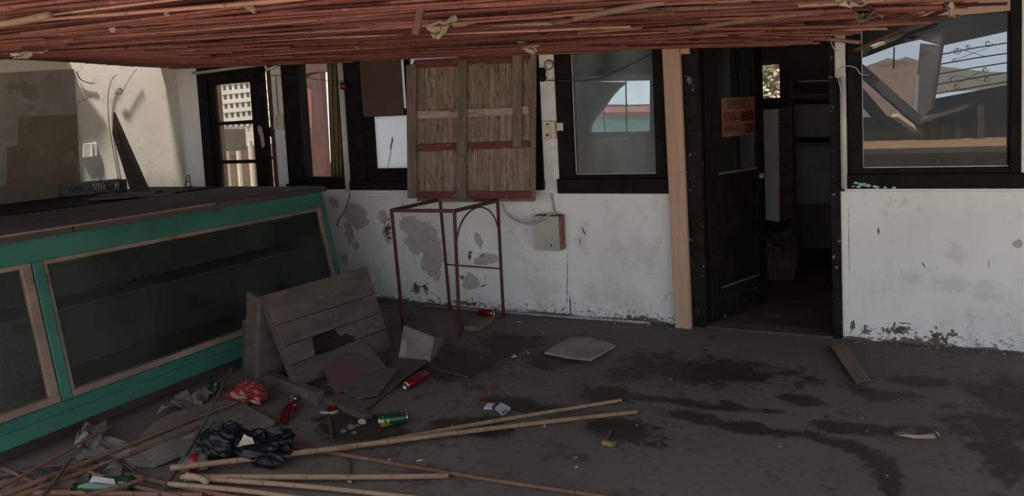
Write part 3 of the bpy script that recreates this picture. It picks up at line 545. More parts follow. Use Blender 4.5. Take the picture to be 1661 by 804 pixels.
for u, v in ((1512, 196), (1532, 190), (1552, 184), (1590, 170)): part('stub', MB().beam(W(u, v, 1.8), Vector((W(u, v, 1.8).x, 1.8, .0)), .05, .05, (0, 1, 0)), m_wood, tb)
s0 = W(1500, 250, .22).z
sh = solo('orange_shelf', MB().box(.04, 1.7, .2, 1.95, s0 - .03, s0 + .01), m_shelfw, 'wide orange-brown wooden shelf just behind the grimy glass', 'shelf', bev=.004); 
solo('earth_bank', MB().grid(lambda a, b: W(1380 + 116 * a, (123 - 16 * math.sin(a * 2.2) + 1.5 * math.sin(a * 17)) * (1 - b) + 420 * b, 12 - 3 * b), 14, 10), m_earth, 'bare tan earth bank rising outside beyond the lean-to', 'earth bank', thick=.3)
mt = MB(); prof = [(1250, 130), (1330, 118), (1380, 112), (1405, 107), (1425, 100), (1440, 94), (1455, 97), (1470, 92), (1490, 98), (1530, 108), (1600, 116), (1700, 120), (1800, 128)]
mt.slab([W(1250, 170, 80)] + [W(u, v, 80) for u, v in prof] + [W(1800, 130, 80)], (0, 1, 0), 20)
struct('hills', mt, m_mount)

# ------------------------------------------------------------------ green display case
CY0, CY1 = -3.5, -.70
def P(y, z, d=0.0): return Vector((-3.965 + .2 * (1.08 - z) + .045 * (y + 2.5) - d, y + .045 * d, z))
case = thing('display_case', 'long green wooden display case with sloping glass front and brown sashes', 'display case', (-4.4, -2.4, 0))
def cb(name, y0, y1, z0, z1, d0, d1, mat, par=None, bev=.003):
    return part(name, MB().hexa([P(y0, z0, d0), P(y1, z0, d0), P(y1, z0, d1), P(y0, z0, d1), P(y0, z1, d0), P(y1, z1, d0), P(y1, z1, d1), P(y0, z1, d1)]), mat, par or case, bev=bev)
cb('top_board', CY0, CY1 + .03, 1.085, 1.115, .25, 1.1, m_ctop); lip = cb('top_board', CY0, -2.70, 1.080, 1.122, -.035, .25, m_ctop); cb('top_board', -2.69, CY1 + .02, 1.080, 1.122, -.035, .25, m_ctop)
cb('lip_strip', CY0, -1.75, 1.112, 1.124, -.04, -.02, m_cwood)
cb('top_rail', CY0, CY1, .955, 1.08, 0, .06, m_green, bev=.004)
cb('bottom_rail', CY0, CY1 + .1, .085, .165, -.02, .07, m_green, bev=.006)
part('bevel_rail', MB().hexa([P(CY0, .165, -.02), P(CY1 + .1, .165, -.02), P(CY1 + .1, .165, .07), P(CY0, .165, .07), P(CY0, .215, .02), P(CY1 + .1, .215, .02), P(CY1 + .1, .215, .07), P(CY0, .215, .07)]), m_green, case)
for a, b in ((-2.925, -2.872), (-.745, CY1)): cb('post', a, b, .215, .955, 0, .06, m_green)
def sash(y0, y1, wl_, wr_):
    s = cb('sash', y0, y0 + wl_, .215, .955, .012, .05, m_cwood); cb('sash_stile', y1 - wr_, y1, .215, .955, .008, .05, m_cwood, s); cb('sash_rail', y0, y1, .93, .955, .004, .05, m_cwood, s); cb('sash_rail', y0, y1, .215, .25, .0, .05, m_cwood, s)
    cb('pane', y0 + wl_, y1 - wr_, .25, .93, .03, .034, m_glassc, s, 0)
sash(CY0, -2.93, .04, .05); sash(-2.868, -.748, .022, .03)
cb('case_back', CY0, CY1, .16, 1.08, .62, .64, m_cin); cb('case_floor', CY0, CY1, .17, .19, .06, .62, m_ctop); cb('end_panel', CY1 - .02, CY1, .16, 1.08, .05, .64, m_cin); cb('end_panel', CY0, CY0 + .02, .16, 1.08, .05, .64, m_green)
cb('shelf', CY0 + .02, CY1 - .02, .60, .62, .30, .62, m_cin); cb('upper_shelf_edge', CY0 + .02, CY1 - .02, .905, .93, .06, .09, m_ctop)
for yv in (-3.2, -2.55, -1.95, -1.25): cb('lining_batten', yv, yv + .02, .19, 1.07, .60, .62, m_ctop)
cb('plinth', CY0, CY1 - .05, 0, .09, .09, .58, m_ctop); cb('body_back', CY0, CY1 - .04, .0, 1.085, .64, 1.05, m_ctop)
# dark back counter along the left wall
bc = thing('back_counter', 'low black counter running along the left wall behind the display case', 'counter', (-5.85, -2.0, 0))
part('counter_body', MB().box(-6.24, -5.35, -4.3, -.55, 0, 1.06), m_dark, bc); part('counter_top', MB().box(-6.265, -5.28, -4.35, -.5, 1.06, 1.10), m_dark, bc, bev=.004)
# boards lying at its end, leaning plank, tray
for k, (u0, v0, u1, v1, lab) in enumerate(((150, 322, 282, 313, 'thin dark board lying across the end of the back counter'), (165, 316, 258, 311, 'short dark board on top of the thin board'))):
    a = F(u0, v0, 1.118 + .02 * k); b = F(u1, v1, 1.118 + .02 * k); solo('loose_board', MB().beam(a, b, .14, .018), m_wood, lab, 'board', group='boards on the back counter')
pb0 = L(232, 312, -5.75); pt0 = L(185, 186, -6.18)
PL = MB(); nx = Vector((0, 1, 0)); w0 = L(212, 312, -5.75); w1 = L(244, 312, -5.75); t0 = L(182, 216, -6.15); t1 = L(184, 184, -6.2); t2 = L(187, 184, -6.2); t3 = L(189, 192, -6.19)
PL.slab([w0, w1, t3, t2, t1, t0], (.5, -.3, .3), .022)
solo('leaning_plank', PL, m_wood, 'dark plank with a pointed end leaning on the cream wall', 'plank')
tray = thing('plastic_tray', 'grey latticed plastic tray lying on the back counter', 'tray', F(155, 316, 1.10))
ta = F(101, 319, 1.105); tb_ = F(206, 309, 1.105); ta += Vector((.02, 0, 0)); tdir = (tb_ - ta).normalized(); tn = Vector((-tdir.y, tdir.x, 0)); TL = (tb_ - ta).length; th_ = .10; td = .16
m_tray = M('grey_tray_plastic', (.085, .083, .08), (.065, .064, .062), 8, rough=.45)
for base, dd in ((ta, tdir), (ta + tn * td, tdir)):
    part('rim', MB().beam(base + Vector((0, 0, th_)), base + dd * TL + Vector((0, 0, th_)), .014, .014), m_tray, tray); part('foot_rim', MB().beam(base + Vector((0, 0, .012)), base + dd * TL + Vector((0, 0, .012)), .012, .016), m_tray, tray)
    lt = MB(); n = 22
    for i in range(n + 1):
        s = i / n * TL; lt.beam(base + dd * s + Vector((0, 0, .015)), base + dd * min(TL, s + TL / n) + Vector((0, 0, th_)), .006, .006); lt.beam(base + dd * min(TL, s + TL / n) + Vector((0, 0, .015)), base + dd * s + Vector((0, 0, th_)), .006, .006)
    for s0_, s1_ in ((0, .09), (.30, .46), (.72, .80), (.95, 1)): lt.beam(base + dd * TL * s0_ + Vector((0, 0, th_ / 2)), base + dd * TL * s1_ + Vector((0, 0, th_ / 2)), .006, th_)
    part('lattice_side', lt, m_tray, tray)
for e in (ta, tb_): part('end_side', MB().beam(e + Vector((0, 0, th_ / 2)), e + tn * td + Vector((0, 0, th_ / 2)), .01, th_), m_tray, tray)
part('tray_floor', MB().slab([ta, tb_, tb_ + tn * td, ta + tn * td], (0, 0, 1), .008), m_tray, tray)
wy = -.62
wk = thing('wire_rack', 'small bent wire rack propped at the far end of the back counter', 'rack', (W(304, 312, wy).x, wy, 1.10))
for a, b in (((298, 312), (304, 284)), ((311, 312), (307, 284)), ((304, 284), (307, 284)), ((300, 303), (312, 302)), ((302, 294), (309, 294))): part('wire', MB().tube([W(*a, wy), W(*b, wy)], .005, 5), m_wire, wk)

# ------------------------------------------------------------------ red steel frame and the wooden gate standing on it
fr = thing('steel_frame', 'tall open frame of dark red steel angle with an arched side', 'frame', F(745, 520))
fb_l = Vector((-3.085, -.135, 0)); fb_r = Vector((-2.555, -.19, 0)); ff_r = F(746, 547); ff_l = F(655, 536)
tz = .945; ft = {'bl': F(717, 326, tz), 'br': F(815, 326, tz), 'fr': F(737, 342, tz), 'fl': F(634, 340, tz)}
tops = [W(718, 326, -.15), W(814, 326, -.19)]
ft['bl'] = Vector((-3.12, -.14, tz)); ft['br'] = Vector((-2.56, -.18, tz)); ft['fr'] = F(737, 342, tz); ft['fl'] = F(635, 341, tz)
legs = (('bl', fb_l), ('br', fb_r), ('fr', ff_r), ('fl', ff_l))
for k, b in legs: part('leg', MB().beam(b, ft[k] + Vector((0, 0, .01)), .021, .021, (0, 1, 0)), m_redm, fr, bev=.002)
for a, b in (('bl', 'br'), ('fl', 'fr'), ('fl', 'bl'), ('fr', 'br')): part('top_bar', MB().beam(ft[a], ft[b], .024, .026), m_redm, fr, bev=.002)
def lerp(a, b, t): return a + (b - a) * t
a0 = lerp(fb_l, ft['bl'], .44); b0 = lerp(fb_r, ft['br'], .44); c0 = lerp(ff_r, ft['fr'], .44)
part('cross_bar', MB().tube([lerp(fb_l, ft['bl'], .42), lerp(fb_r, ft['br'], .42)], .007, 6), m_redm, fr)
def archpt(t):    # an arch in the right side, springing from front-right to back-right leg
    th = math.pi * t; s = .5 - .5 * math.cos(th) ; zq = .60 + .33 * math.sin(th) ** .8
    lo = lerp(ff_r, ft['fr'], zq / tz); hi = lerp(fb_r, ft['br'], zq / tz); return lerp(lo, hi, s)
part('arch', MB().tube([archpt(i / 18) for i in range(19)], .0065, 6), m_redm, fr, smooth=True)

def G(u, v, t=0.0):
    p = onplane(u, v, (0, 1, -.11), -.155 - .11 * .96); return p + Vector((0, -t, 0))
gate = thing('wooden_gate', 'weathered wooden gate with red and grey battens standing on the red steel frame', 'gate', G(768, 321))
def gp(name, px, t0, th, mat, bev=.003): return part(name, MB().slab([G(u, v, t0) for u, v in px], (0, -1, .0), th), mat, gate, bev=bev)
for k in range(21):
    u = 671 + k * 9.42; r = (k) / 20; x0 = u + .3; x1 = u + 9.3; tl = 101 - 12 * r; bt_ = 318 + 4 * r + R_.uniform(-1, 1)
    gp('slat', [(x0 + 1, bt_), (x1 + 1, bt_), (x1, tl), (x0, tl)], R_.uniform(0, .004), .012, m_slat, .002)
gp('rear_stile', [(863, 325), (869, 325), (871, 90), (864, 90)], .0, .025, m_grey); gp('rear_rail', [(678, 326), (868, 326), (868, 318), (678, 317)], .0, .02, m_grey)
gp('red_rail', [(672, 112), (858, 100), (864, 88), (676, 97)], .018, .02, m_redp); gp('pale_rail', [(680, 192.5), (860, 185), (860, 172), (680, 180)], .018, .02, m_pale); gp('red_rail', [(665, 246), (861, 239), (861, 228), (665, 234)], .018, .02, m_redp); gp('red_rail', [(681, 321), (864, 321), (864, 309), (681, 310)], .018, .02, m_redp)
gp('grey_batten', [(667, 320), (681, 320), (680, 104), (665, 106)], .038, .022, m_grey); gp('grey_batten', [(746, 322), (760.5, 322), (762, 97), (748, 98)], .038, .022, m_grey); gp('grey_batten', [(837, 237), (850, 237), (851, 89), (836, 90)], .038, .022, m_grey)
nl = MB()
for u, v in ((672, 186), (675, 240), (754, 184), (752, 240), (842, 180), (844, 234), (754, 105), (673, 314), (753, 316)): q = G(u, v, .061); nl.box(q.x - .004, q.x + .004, q.y - .003, q.y + .002, q.z - .004, q.z + .004)
part('nail_heads', nl, m_rust, gate, kind='stuff')

# ------------------------------------------------------------------ fittings on the back wall
pp = thing('timber_prop', 'bare tan timber prop standing against the wall beside the doorway', 'post', F(1118, 531))
part('post', MB().hexa([(-1.200, -.09, 0), (-1.085, -.09, 0), (-1.085, -.022, 0), (-1.200, -.022, 0), (-1.228, -.09, 2.06), (-1.105, -.09, 2.06), (-1.105, -.022, 2.06), (-1.228, -.022, 2.06)]), m_post, pp, bev=.004)
part('cap_block', MB().box(-1.10, -1.04, -.085, -.025, 1.985, 2.05), m_post, pp, bev=.004)
solo('tan_lath', MB().hexa([W(1105, 78, -.06), W(1215, 70, -.06), W(1215, 70, -.03), W(1105, 78, -.03), W(1105, 70, -.06), W(1215, 58, -.06), W(1215, 58, -.03), W(1105, 70, -.03)]), m_post, 'tan timber lath across the head of the kitchen doorway', 'lath')
def tubes(name, paths, r, mat, label, cat, n=6, group=None):
    m = MB(); [m.tube(p_, r, n) for p_ in paths]; return solo(name, m, mat, label, cat, group=group, smooth=True)
def WP(lst, y): return [W(u, v, y) for u, v in lst]
def smoothp(pts, k=5):
    out = []
    for i in range(len(pts) - 1):
        p0 = pts[max(i - 1, 0)]; p1 = pts[i]; p2 = pts[i + 1]; p3 = pts[min(i + 2, len(pts) - 1)]
        for j in range(k):
            t = j / k; out.append(.5 * (2 * p1 + (p2 - p0) * t + (2 * p0 - 5 * p1 + 4 * p2 - p3) * t * t + (3 * p1 - p0 - 3 * p2 + p3) * t ** 3))
    return out + [pts[-1]]
tubes('white_conduit', [[(-4.153, -.04, 1.0), (-4.153, -.04, 2.22)]], .024, m_pipe, 'thin white upright pipe between the first window and the boarded window', 'pipe', 8)
tubes('red_insulator', [[W(556, 134, -.066), W(558, 145, -.066)]], .03, m_redk, 'dark red insulator knob on the thin white pipe', 'insulator', 8)
tubes('wall_conduit', [[(-.062, -.035, 1.02), (-.062, -.035, 1.78)], [(-.075, -.04, 1.78), (-.075, -.04, 2.12)]], .02, m_pipe, 'white upright pipe on the right jamb of the kitchen doorway', 'pipe', 8)
solo('conduit_sleeve', MB().box(-.108, -.045, -.06, -.02, 1.75, 2.1), m_pipe, 'wider white sleeve around the top of the doorway pipe', 'pipe', bev=.006)
tubes('lamp_tube', [WP([(312, 119), (427, 104)], -.03)], .016, m_pipe, 'pale tube fixed along the head of the glazed door', 'tube', 8)
bk = thing('broken_fitting', 'broken open square fitting above the glazed door corner', 'fitting', W(436, 112, -.04))
for a, b in (((429, 102), (446, 96)), ((446, 96), (450, 107)), ((450, 107), (433, 113)), ((433, 113), (429, 102))): part('rim', MB().beam(W(*a, -.05), W(*b, -.05), .02, .016, (0, 1, 0)), m_pil, bk)
part('box', MB().slab([W(431, 111, -.02), W(449, 106, -.02), W(446, 97, -.02), W(430, 103, -.02)], (0, -1, 0), .02), m_dark, bk)
def plate(name, px, y, th, mat, label, cat, holes=(), hm=None):
    r = thing(name, label, cat, W(*px[0], y)); part('plate', MB().slab(WP(px, y), (0, -1, 0), th), mat, r, bev=.003)
    for u, v, s in holes: part('screw', MB().slab([W(u - s, v + s, y - th), W(u + s, v + s, y - th), W(u + s, v - s, y - th), W(u - s, v - s, y - th)], (0, -1, 0), .003), hm or m_wood, r)
    return r
plate('switch_plate', [(447, 210), (462, 209.5), (461, 186.5), (446, 187)], -.013, .025, m_cream, 'cream switch box on the white pilaster beside the glazed door', 'switch', ((450, 193, .8), (450, 198, .8), (450, 203, .8)))
plate('socket_plate', [(881, 225.5), (897, 225.5), (896, 196), (880, 196)], -.013, .02, m_cream, 'cream socket plate on the pilaster right of the wooden gate', 'socket', ((888, 201.5, 1.6), (888, 219, 2.2)))
plate('socket_plate', [(897, 224), (903, 224), (902, 197), (896, 197)], -.013, .035, m_cream, 'cream switch block beside the socket plate on the pilaster', 'switch')
plate('junction_tab', [(904, 212), (914, 212), (914, 199), (904, 199)], -.022, .015, m_cream, 'small cream tab on the black frame of the dusty window', 'fitting')
ins = thing('porcelain_rosette', 'round porcelain ceiling-rose fitting high on the pilaster', 'fitting', W(891, 105, -.013))
q = W(891, 105, -.013); m_ = MB().lathe([(.0, 0), (.033, 0), (.033, .012), (.02, .03), (.008, .034)], 14); m_.v = [Vector((p_.x, -p_.z, p_.y)) + q for p_ in m_.v]; part('dome', m_, m_pot, ins, smooth=True)
m_ = MB().lathe([(.036, .002), (.042, .006), (.036, .012)], 14); m_.v = [Vector((p_.x, -p_.z, p_.y)) + q for p_ in m_.v]; part('ring', m_, m_rust, ins)
kb = thing('black_insulators', 'pair of black insulator knobs holding a wire on the pilaster', 'insulator', W(881, 122, -.013))
for u, v, s in ((881, 116, .03), (881, 126, .032)):
    q = W(u, v, -.013); m_ = MB().lathe([(.4 * s, 0), (s, .012), (.5 * s, .022), (s, .032), (.4 * s, .045), (0, .046)], 12); m_.v = [Vector((p_.x, -p_.z, p_.y)) + q for p_ in m_.v]; part('knob', m_, m_dark, kb, smooth=True)
tubes('sagging_wire', [smoothp(WP([(884, 130), (915, 131), (940, 130), (972, 127), (1000, 115), (1030, 101), (1062, 84)], -.06))], .004, m_wire, 'black wire sagging across the dusty window', 'wire', 5)
tubes('sagging_wire', [smoothp(WP([(440, 122), (470, 124), (500, 127), (545, 132), (556, 130)], -.06))], .003, m_wire, 'thin wire crossing the first window to the red insulator', 'wire', 5)
tubes('sagging_wire', [smoothp(WP([(1345, 40), (1347, 62), (1352, 78), (1362, 84)], -.08)), smoothp(WP([(1366, 150), (1360, 130), (1361, 115), (1372, 107), (1388, 110), (1396, 120), (1410, 122)], -.07))], .003, m_pipe, 'pale looping wires beside the doorway pipe', 'wire', 5)
tubes('hanging_cord', [smoothp(WP([(569, 308), (566, 322), (560, 340), (550, 356), (547, 364), (549, 368)], -.012))], .004, m_wire, 'thin grey cord dangling below the thin white pipe', 'cord', 5)
tubes('hanging_cord', [smoothp(WP([(447, 122), (449, 150), (452, 186)], -.016))], .004, m_wire, 'cord running down the pilaster to the cream switch box', 'cord', 5)
tubes('hanging_cord', [smoothp([L(u, v, -6.28) for u, v in ((190, 120), (180, 132), (175, 160), (177, 200), (183, 240), (192, 290))])], .004, m_wire, 'long dark cord hanging down the cream wall behind the plank', 'cord', 5)
tubes('hanging_cord', [smoothp([L(u, v, -6.27) for u, v in ((222, 112), (212, 125), (204, 138), (200, 146), (193, 143), (188, 150), (196, 153), (200, 146))])], .004, m_wire, 'short twisted cord end sticking out of the ceiling by the cream wall', 'cord', 5)
tubes('hanging_cord', [smoothp([L(u, v, -6.285) for u, v in ((124, 116), (130, 128), (142, 134), (154, 135))])], .005, m_wire, 'loose wire curl at the top corner of the grey lining sheet', 'cord', 5)
tubes('sheet_edge_cord', [smoothp([L(u, v, -6.275) for u, v in ((149, 156), (134, 163), (125, 172), (127, 210), (130, 236))])], .004, m_cable, 'pale cord along the edge of the grey lining sheet', 'cord', 5)
wbx = thing('wall_switch_box', 'white surface box fixed on the cream wall beside the lining sheet', 'switch', L(143, 256))
part('box', MB().slab([L(132, 256), L(155, 253), L(154, 231), L(132, 233)], (1, 0, 0), .03), m_pil, wbx, bev=.004); part('cover_strip', MB().slab([L(144.5, 254), L(147, 254), L(146.5, 232), L(144, 232)], (1, 0, 0), .036), m_ext, wbx)
# fuse box and its cable
eb = thing('fuse_box', 'rusty grey metal fuse box mounted low on the white wall', 'fuse box', W(890, 404))
e0 = W(869, 404, -.09); e1 = W(912, 404, -.09); ez1 = W(890, 351, -.09).z
part('body', MB().box(e0.x + .004, e1.x - .004, -.088, 0, e0.z, ez1), m_rust, eb, bev=.003); part('front_cover', MB().box(e0.x, e1.x - .02, -.096, -.088, e0.z - .004, ez1 + .004), m_mbox, eb, bev=.003)
part('rusty_top', MB().box(e0.x, e1.x, -.095, .0, ez1, ez1 + .006), m_rust, eb); q = W(894, 398, -.0965); part('label_mark', MB().box(q.x - .008, q.x + .008, -.0975, -.096, q.z - .006, q.z + .01), m_blue, eb)
tubes('grey_cable', [smoothp([W(815, 331, -.18), W(822, 345, -.15), W(838, 357, -.12), W(858, 363, -.11), W(872, 360, -.11), W(884, 353, -.11), W(893, 347, -.07), W(905, 346, -.03)])], .010, m_cable, 'grey cable looping from the red frame to the fuse box', 'cable', 6)
tubes('grey_cable', [smoothp(WP([(894, 312), (897, 328), (900, 346)], -.015))], .008, m_cable, 'grey cable dropping down the wall into the fuse box', 'cable', 6)
tubes('floor_conduit', [[(W(700, 494).x, -.10, .013), (-2.0, -.075, .012), (-1.4, -.05, .012)]], .012, m_cable, 'grey conduit lying on the floor along the foot of the wall', 'pipe', 6)
# sign on the kitchen door
sg = thing('kitchen_sign', 'red and tan warning sign with lettering fixed on the open kitchen door', 'sign', DL(.42, 1.47, .03))
sg_s0, sg_s1, sg_z0, sg_z1 = .20, .66, 1.375, 1.665
m_sign = M('sign_tan_print', (.17, .075, .048), (.14, .055, .038), 5, rough=.6); m_signr = M('sign_red_print', (.12, .014, .014), (.10, .012, .012), 5, rough=.6)
def sgbox(name, s0, s1, z0, z1, t0, t1, mat): return part(name, MB().hexa([DL(s0, z0, t1), DL(s1, z0, t1), DL(s1, z0, t0), DL(s0, z0, t0), DL(s0, z1, t1), DL(s1, z1, t1), DL(s1, z1, t0), DL(s0, z1, t0)]), mat, sg)
sgbox('board', sg_s0, sg_s1, sg_z0, sg_z1, .021, .026, m_sign); sgbox('red_print', sg_s0 + .25, sg_s1 - .008, sg_z0 + .105, sg_z0 + .185, .026, .0268, m_signr); sgbox('red_print', sg_s0 + .30, sg_s1 - .008, sg_z0 + .012, sg_z0 + .092, .026, .0268, m_signr)
m_ink = M('sign_black_ink', (.012, .01, .01), None, rough=.6); m_inkr = M('sign_dark_red_ink', (.035, .006, .006), None, rough=.6)
def lettering(txt, s0, s1, z0, z1, mat):
    cu = bpy.data.curves.new('lettering', 'FONT'); cu.body = txt; cu.extrude = .0; ob = bpy.data.objects.new('lettering_tmp', cu); COL.objects.link(ob)
    dg = bpy.context.evaluated_depsgraph_get(); me = bpy.data.meshes.new_from_object(ob.evaluated_get(dg)); bpy.data.objects.remove(ob)
    xs = [v_.co.x for v_ in me.vertices]; ys = [v_.co.y for v_ in me.vertices]; x0, x1, y0_, y1_ = min(xs), max(xs), min(ys), max(ys); off = OFF[sg.name]
    for v_ in me.vertices:
        s = s0 + (v_.co.x - x0) / (x1 - x0) * (s1 - s0); z = z0 + (v_.co.y - y0_) / (y1_ - y0_) * (z1 - z0); v_.co = DL(s, z, .0275) - off
    o = bpy.data.objects.new('lettering', me); COL.objects.link(o); o.parent = sg; me.materials.clear(); me.materials.append(mat)
lettering('SE PROHIBE LA', sg_s0 + .07, sg_s1 - .06, sg_z0 + .205, sg_z0 + .272, m_ink); lettering('ENTRADA A', sg_s0 + .012, sg_s0 + .235, sg_z0 + .11, sg_z0 + .18, m_ink); lettering('PERSONA', sg_s0 + .255, sg_s1 - .012, sg_z0 + .11, sg_z0 + .18, m_inkr)
lettering('AJENA A LA', sg_s0 + .012, sg_s0 + .285, sg_z0 + .017, sg_z0 + .087, m_ink); lettering('COCINA', sg_s0 + .305, sg_s1 - .012, sg_z0 + .017, sg_z0 + .087, m_inkr)

# ------------------------------------------------------------------ broken wooden box, boards and cardboard by the case
B4 = Vector((-3.024, -2.014, .05)); B3 = Vector((-2.885, -1.244, .06)); P1 = Vector((-3.303, -1.964, .581)); P2 = Vector((-3.09, -1.207, .608))
def BX(s, t): return lerp(lerp(P1, P2, s), lerp(B4, B3, s), t)
bn = (P2 - P1).cross(B4 - P1).normalized(); bn = -bn if bn.x < 0 else bn
cr_ = thing('broken_crate', 'broken wooden crate tipped over, its plank side with a ragged hole', 'crate', (-3.2, -1.7, 0))
def plank(poly_, th=.022): part('plank', MB().slab([BX(*q) - bn * (R_.uniform(0, .004)) for q in poly_], -bn, th), m_wood, cr_, bev=.003)
plank([(0, 0), (1, 0), (1, .337), (0, .337)]); plank([(0, .343), (1, .343), (1, .567), (0, .567)])
plank([(0, .573), (.27, .573), (.255, .64), (.245, .70), (.235, .765), (0, .765)]); plank([(.50, .573), (1, .573), (1, .765), (.66, .765), (.67, .72), (.62, .69), (.60, .66), (.53, .66), (.515, .62)])
plank([(0, .771), (.24, .771), (.40, .78), (.55, .775), (.66, .771), (1, .771), (1, 1), (.86, 1.01), (.8, .99), (.6, 1.0), (0, 1)])
part('edge_batten', MB().beam(BX(0, 0) - bn * .03, BX(0, 1) - bn * .03, .03, .045, bn), m_wood, cr_, bev=.003); part('edge_batten', MB().beam(BX(.97, .05) - bn * .045, BX(.97, .95) - bn * .045, .03, .045, bn), m_wood, cr_, bev=.003)
part('end_board', MB().hexa([(-3.50, -1.985, 0), (-3.375, -2.03, 0), (-3.365, -2.0, 0), (-3.49, -1.955, 0), (-3.475, -1.94, .585), (-3.36, -1.965, .565), (-3.35, -1.935, .565), (-3.465, -1.91, .585)]), m_wood, cr_, bev=.004)
part('end_board', MB().hexa([(-3.375, -2.035, 0), (-3.345, -2.035, 0), (-3.30, -1.86, 0), (-3.33, -1.86, 0), (-3.36, -1.97, .565), (-3.33, -1.97, .56), (-3.29, -1.82, .53), (-3.32, -1.82, .53)]), m_wood, cr_, bev=.004)
part('short_board', MB().hexa([(-3.585, -1.93, 0), (-3.51, -1.955, 0), (-3.50, -1.925, 0), (-3.575, -1.90, 0), (-3.575, -1.90, .385), (-3.50, -1.925, .40), (-3.49, -1.90, .40), (-3.565, -1.875, .385)]), m_wood, cr_, bev=.004)
part('base_rail', MB().beam(F(432, 612, .045), F(520, 646, .035), .06, .08), m_wood, cr_, bev=.004)
solo('loose_batten', MB().beam(F(505, 636, .02), F(598, 676, .02), .055, .035), m_wood, 'short wooden batten half under the cardboard beside the broken crate', 'batten', bev=.003)
solo('wood_scrap', MB().beam(F(540, 440 + 62, .0) + Vector((0, 0, .35)), F(556, 500, .0) + Vector((0, 0, .36)), .03, .05), m_post, 'orange scrap of wood behind the top of the broken crate', 'wood scrap') if False else None
cdA = [F(521, 596, .09), F(556, 572, .13), F(592, 557, .15), F(612, 577, .09), F(628, 598, .05), F(545, 640, .04)]
solo('cardboard_piece', MB().slab(cdA, (0, 0, 1), .008), m_cardr, 'red-tinged piece of cardboard resting against the broken crate', 'cardboard')
cdB = [F(530, 623, .055), F(560, 612, .06), F(649, 594, .06), F(632, 616, .05), F(612, 641, .045), F(597, 643, .05), F(580, 647, .045), F(555, 634, .05)]
solo('cardboard_piece', MB().slab(cdB, (0, 0, 1), .007), m_card, 'flat torn grey cardboard lying on the folded carton', 'cardboard')
fc = thing('folded_carton', 'grey carton unfolded on the floor with one flap standing up', 'carton', F(620, 630))
c1, c2, c3, c4_ = F(531, 649, .03), F(629, 591, .03), F(697, 584, .02), F(588, 668, .015)
part('base_panel', MB().slab([c1, c2, F(647, 582, .02), c3, F(660, 612, .02), c4_], (0, 0, 1), .008), m_card, fc)
k1, k2 = F(646, 582, .02), F(696, 586, .02)
f1 = onplane(655, 528, (0, 1, 0), k1.y + .03); f2 = onplane(704, 547, (0, 1, 0), k2.y + .06); f3 = onplane(720, 543, (0, 1, 0), k2.y + .2); f4 = onplane(708, 577, (0, 1, 0), k2.y + .16)
part('flap', MB().slab([k1, k2, f2, f1], (.3, 1, 0), .01), m_conc, fc, label='pale flap standing upright'); part('side_flap', MB().slab([k2, f4, f3, f2], (1, .3, 0), .008), m_card, fc)

# ------------------------------------------------------------------ cans, bags, wrappers
def crumple(name, c, sx, sy, sz, mat, label, cat, seed, nu=16, nv=10, amp=.28, group=None, rough_=True, jit=.10):
    r2 = random.Random(seed); ph = [(r2.uniform(2, 5), r2.uniform(2, 5), r2.random() * 6, r2.random() * 6) for _ in range(4)]
    def fn(a, b):
        th = 2 * math.pi * a; p_ = math.pi * b; k = 1 + amp * sum(math.sin(q[0] * round(2) * th / 2 * 1.0 + q[2] + 2 * p_) * math.sin(q[1] * p_ + q[3]) for q in ph) * .5
        if a in (0, 1): k = 1
        k *= 1 + (r2.uniform(-jit, jit) if rough_ and 0 < b < 1 and a not in (0, 1) else 0)
        return (c[0] + sx * k * math.sin(p_) * math.cos(th), c[1] + sy * k * math.sin(p_) * math.sin(th), max(c[2] - sz * .0, c[2] + sz * (.62 + .62 * k * math.cos(p_))))
    return solo(name, MB().grid(fn, nu, nv), mat, label, cat, group=group, base=c)
def can(name, u0, v0, u1, v1, mat, label, rad=.033, z=None, squash=1.0):
    a = F(u0, v0, rad); b = F(u1, v1, rad); d = (b - a).normalized(); L_ = (b - a).length
    o = thing(name, label, 'can', (0, 0, 0), 'drink cans on the floor'); OFF[o.name] = Vector((0, 0, 0))
    x = d.cross(Vector((0, 0, 1))).normalized(); up = x.cross(d)
    o.matrix_world = Matrix((( x.x, up.x, d.x, a.x), (x.y, up.y, d.y, a.y), (x.z, up.z * 1, d.z, rad))).to_4x4() if False else Matrix([[x.x, up.x, d.x, a.x], [x.y, up.y, d.y, a.y], [x.z, up.z, d.z, a.z], [0, 0, 0, 1]])
    part('body', MB().lathe([(rad * .78, .006), (rad, .018), (rad * squash, L_ * .5), (rad, L_ - .014), (rad * .86, L_ - .004)], 20), mat, o, smooth=True)
    part('base', MB().lathe([(0, .006), (rad * .6, .004), (rad * .74, 0), (rad * .80, .008)], 20), m_alu, o, smooth=True)
    part('lid', MB().lathe([(rad * .86, L_ - .005), (rad * .84, L_), (rad * .78, L_), (rad * .76, L_ - .006), (0, L_ - .006)], 20), m_alu, o, smooth=True)
    part('pull_tab', MB().box(-.008, .008, -.004, .014, L_ - .006, L_ - .003), m_alu, o)
    return o
gc = can('drink_can', 661, 676, 614, 683, m_cangreen, 'green and gold drink can lying on the floor near the canes', .036)
can('drink_can', 657, 626, 689, 607, m_canred, 'red drink can lying beside the folded carton', .03)
can('drink_can', 776, 512, 800, 515, m_canred, 'red and silver drink can on the wood block near the wall', .03).location.z += .035
solo('wood_block', MB().beam(F(765, 533, .018), F(790, 514, .018), .13, .036), m_grey, 'short block of wood lying at the foot of the red frame', 'wood block', bev=.004)
rbag = crumple('crumpled_red_bag', F(405, 655), .115, .085, .105, m_redplastic, 'crumpled shiny red snack bag on the floor beside the crate', 'bag', 4, 20, 12, .3, jit=.12)
crumple('bag_mouth', F(0, 0), .1, .1, .1, m_bag, '', '', 1) if False else None
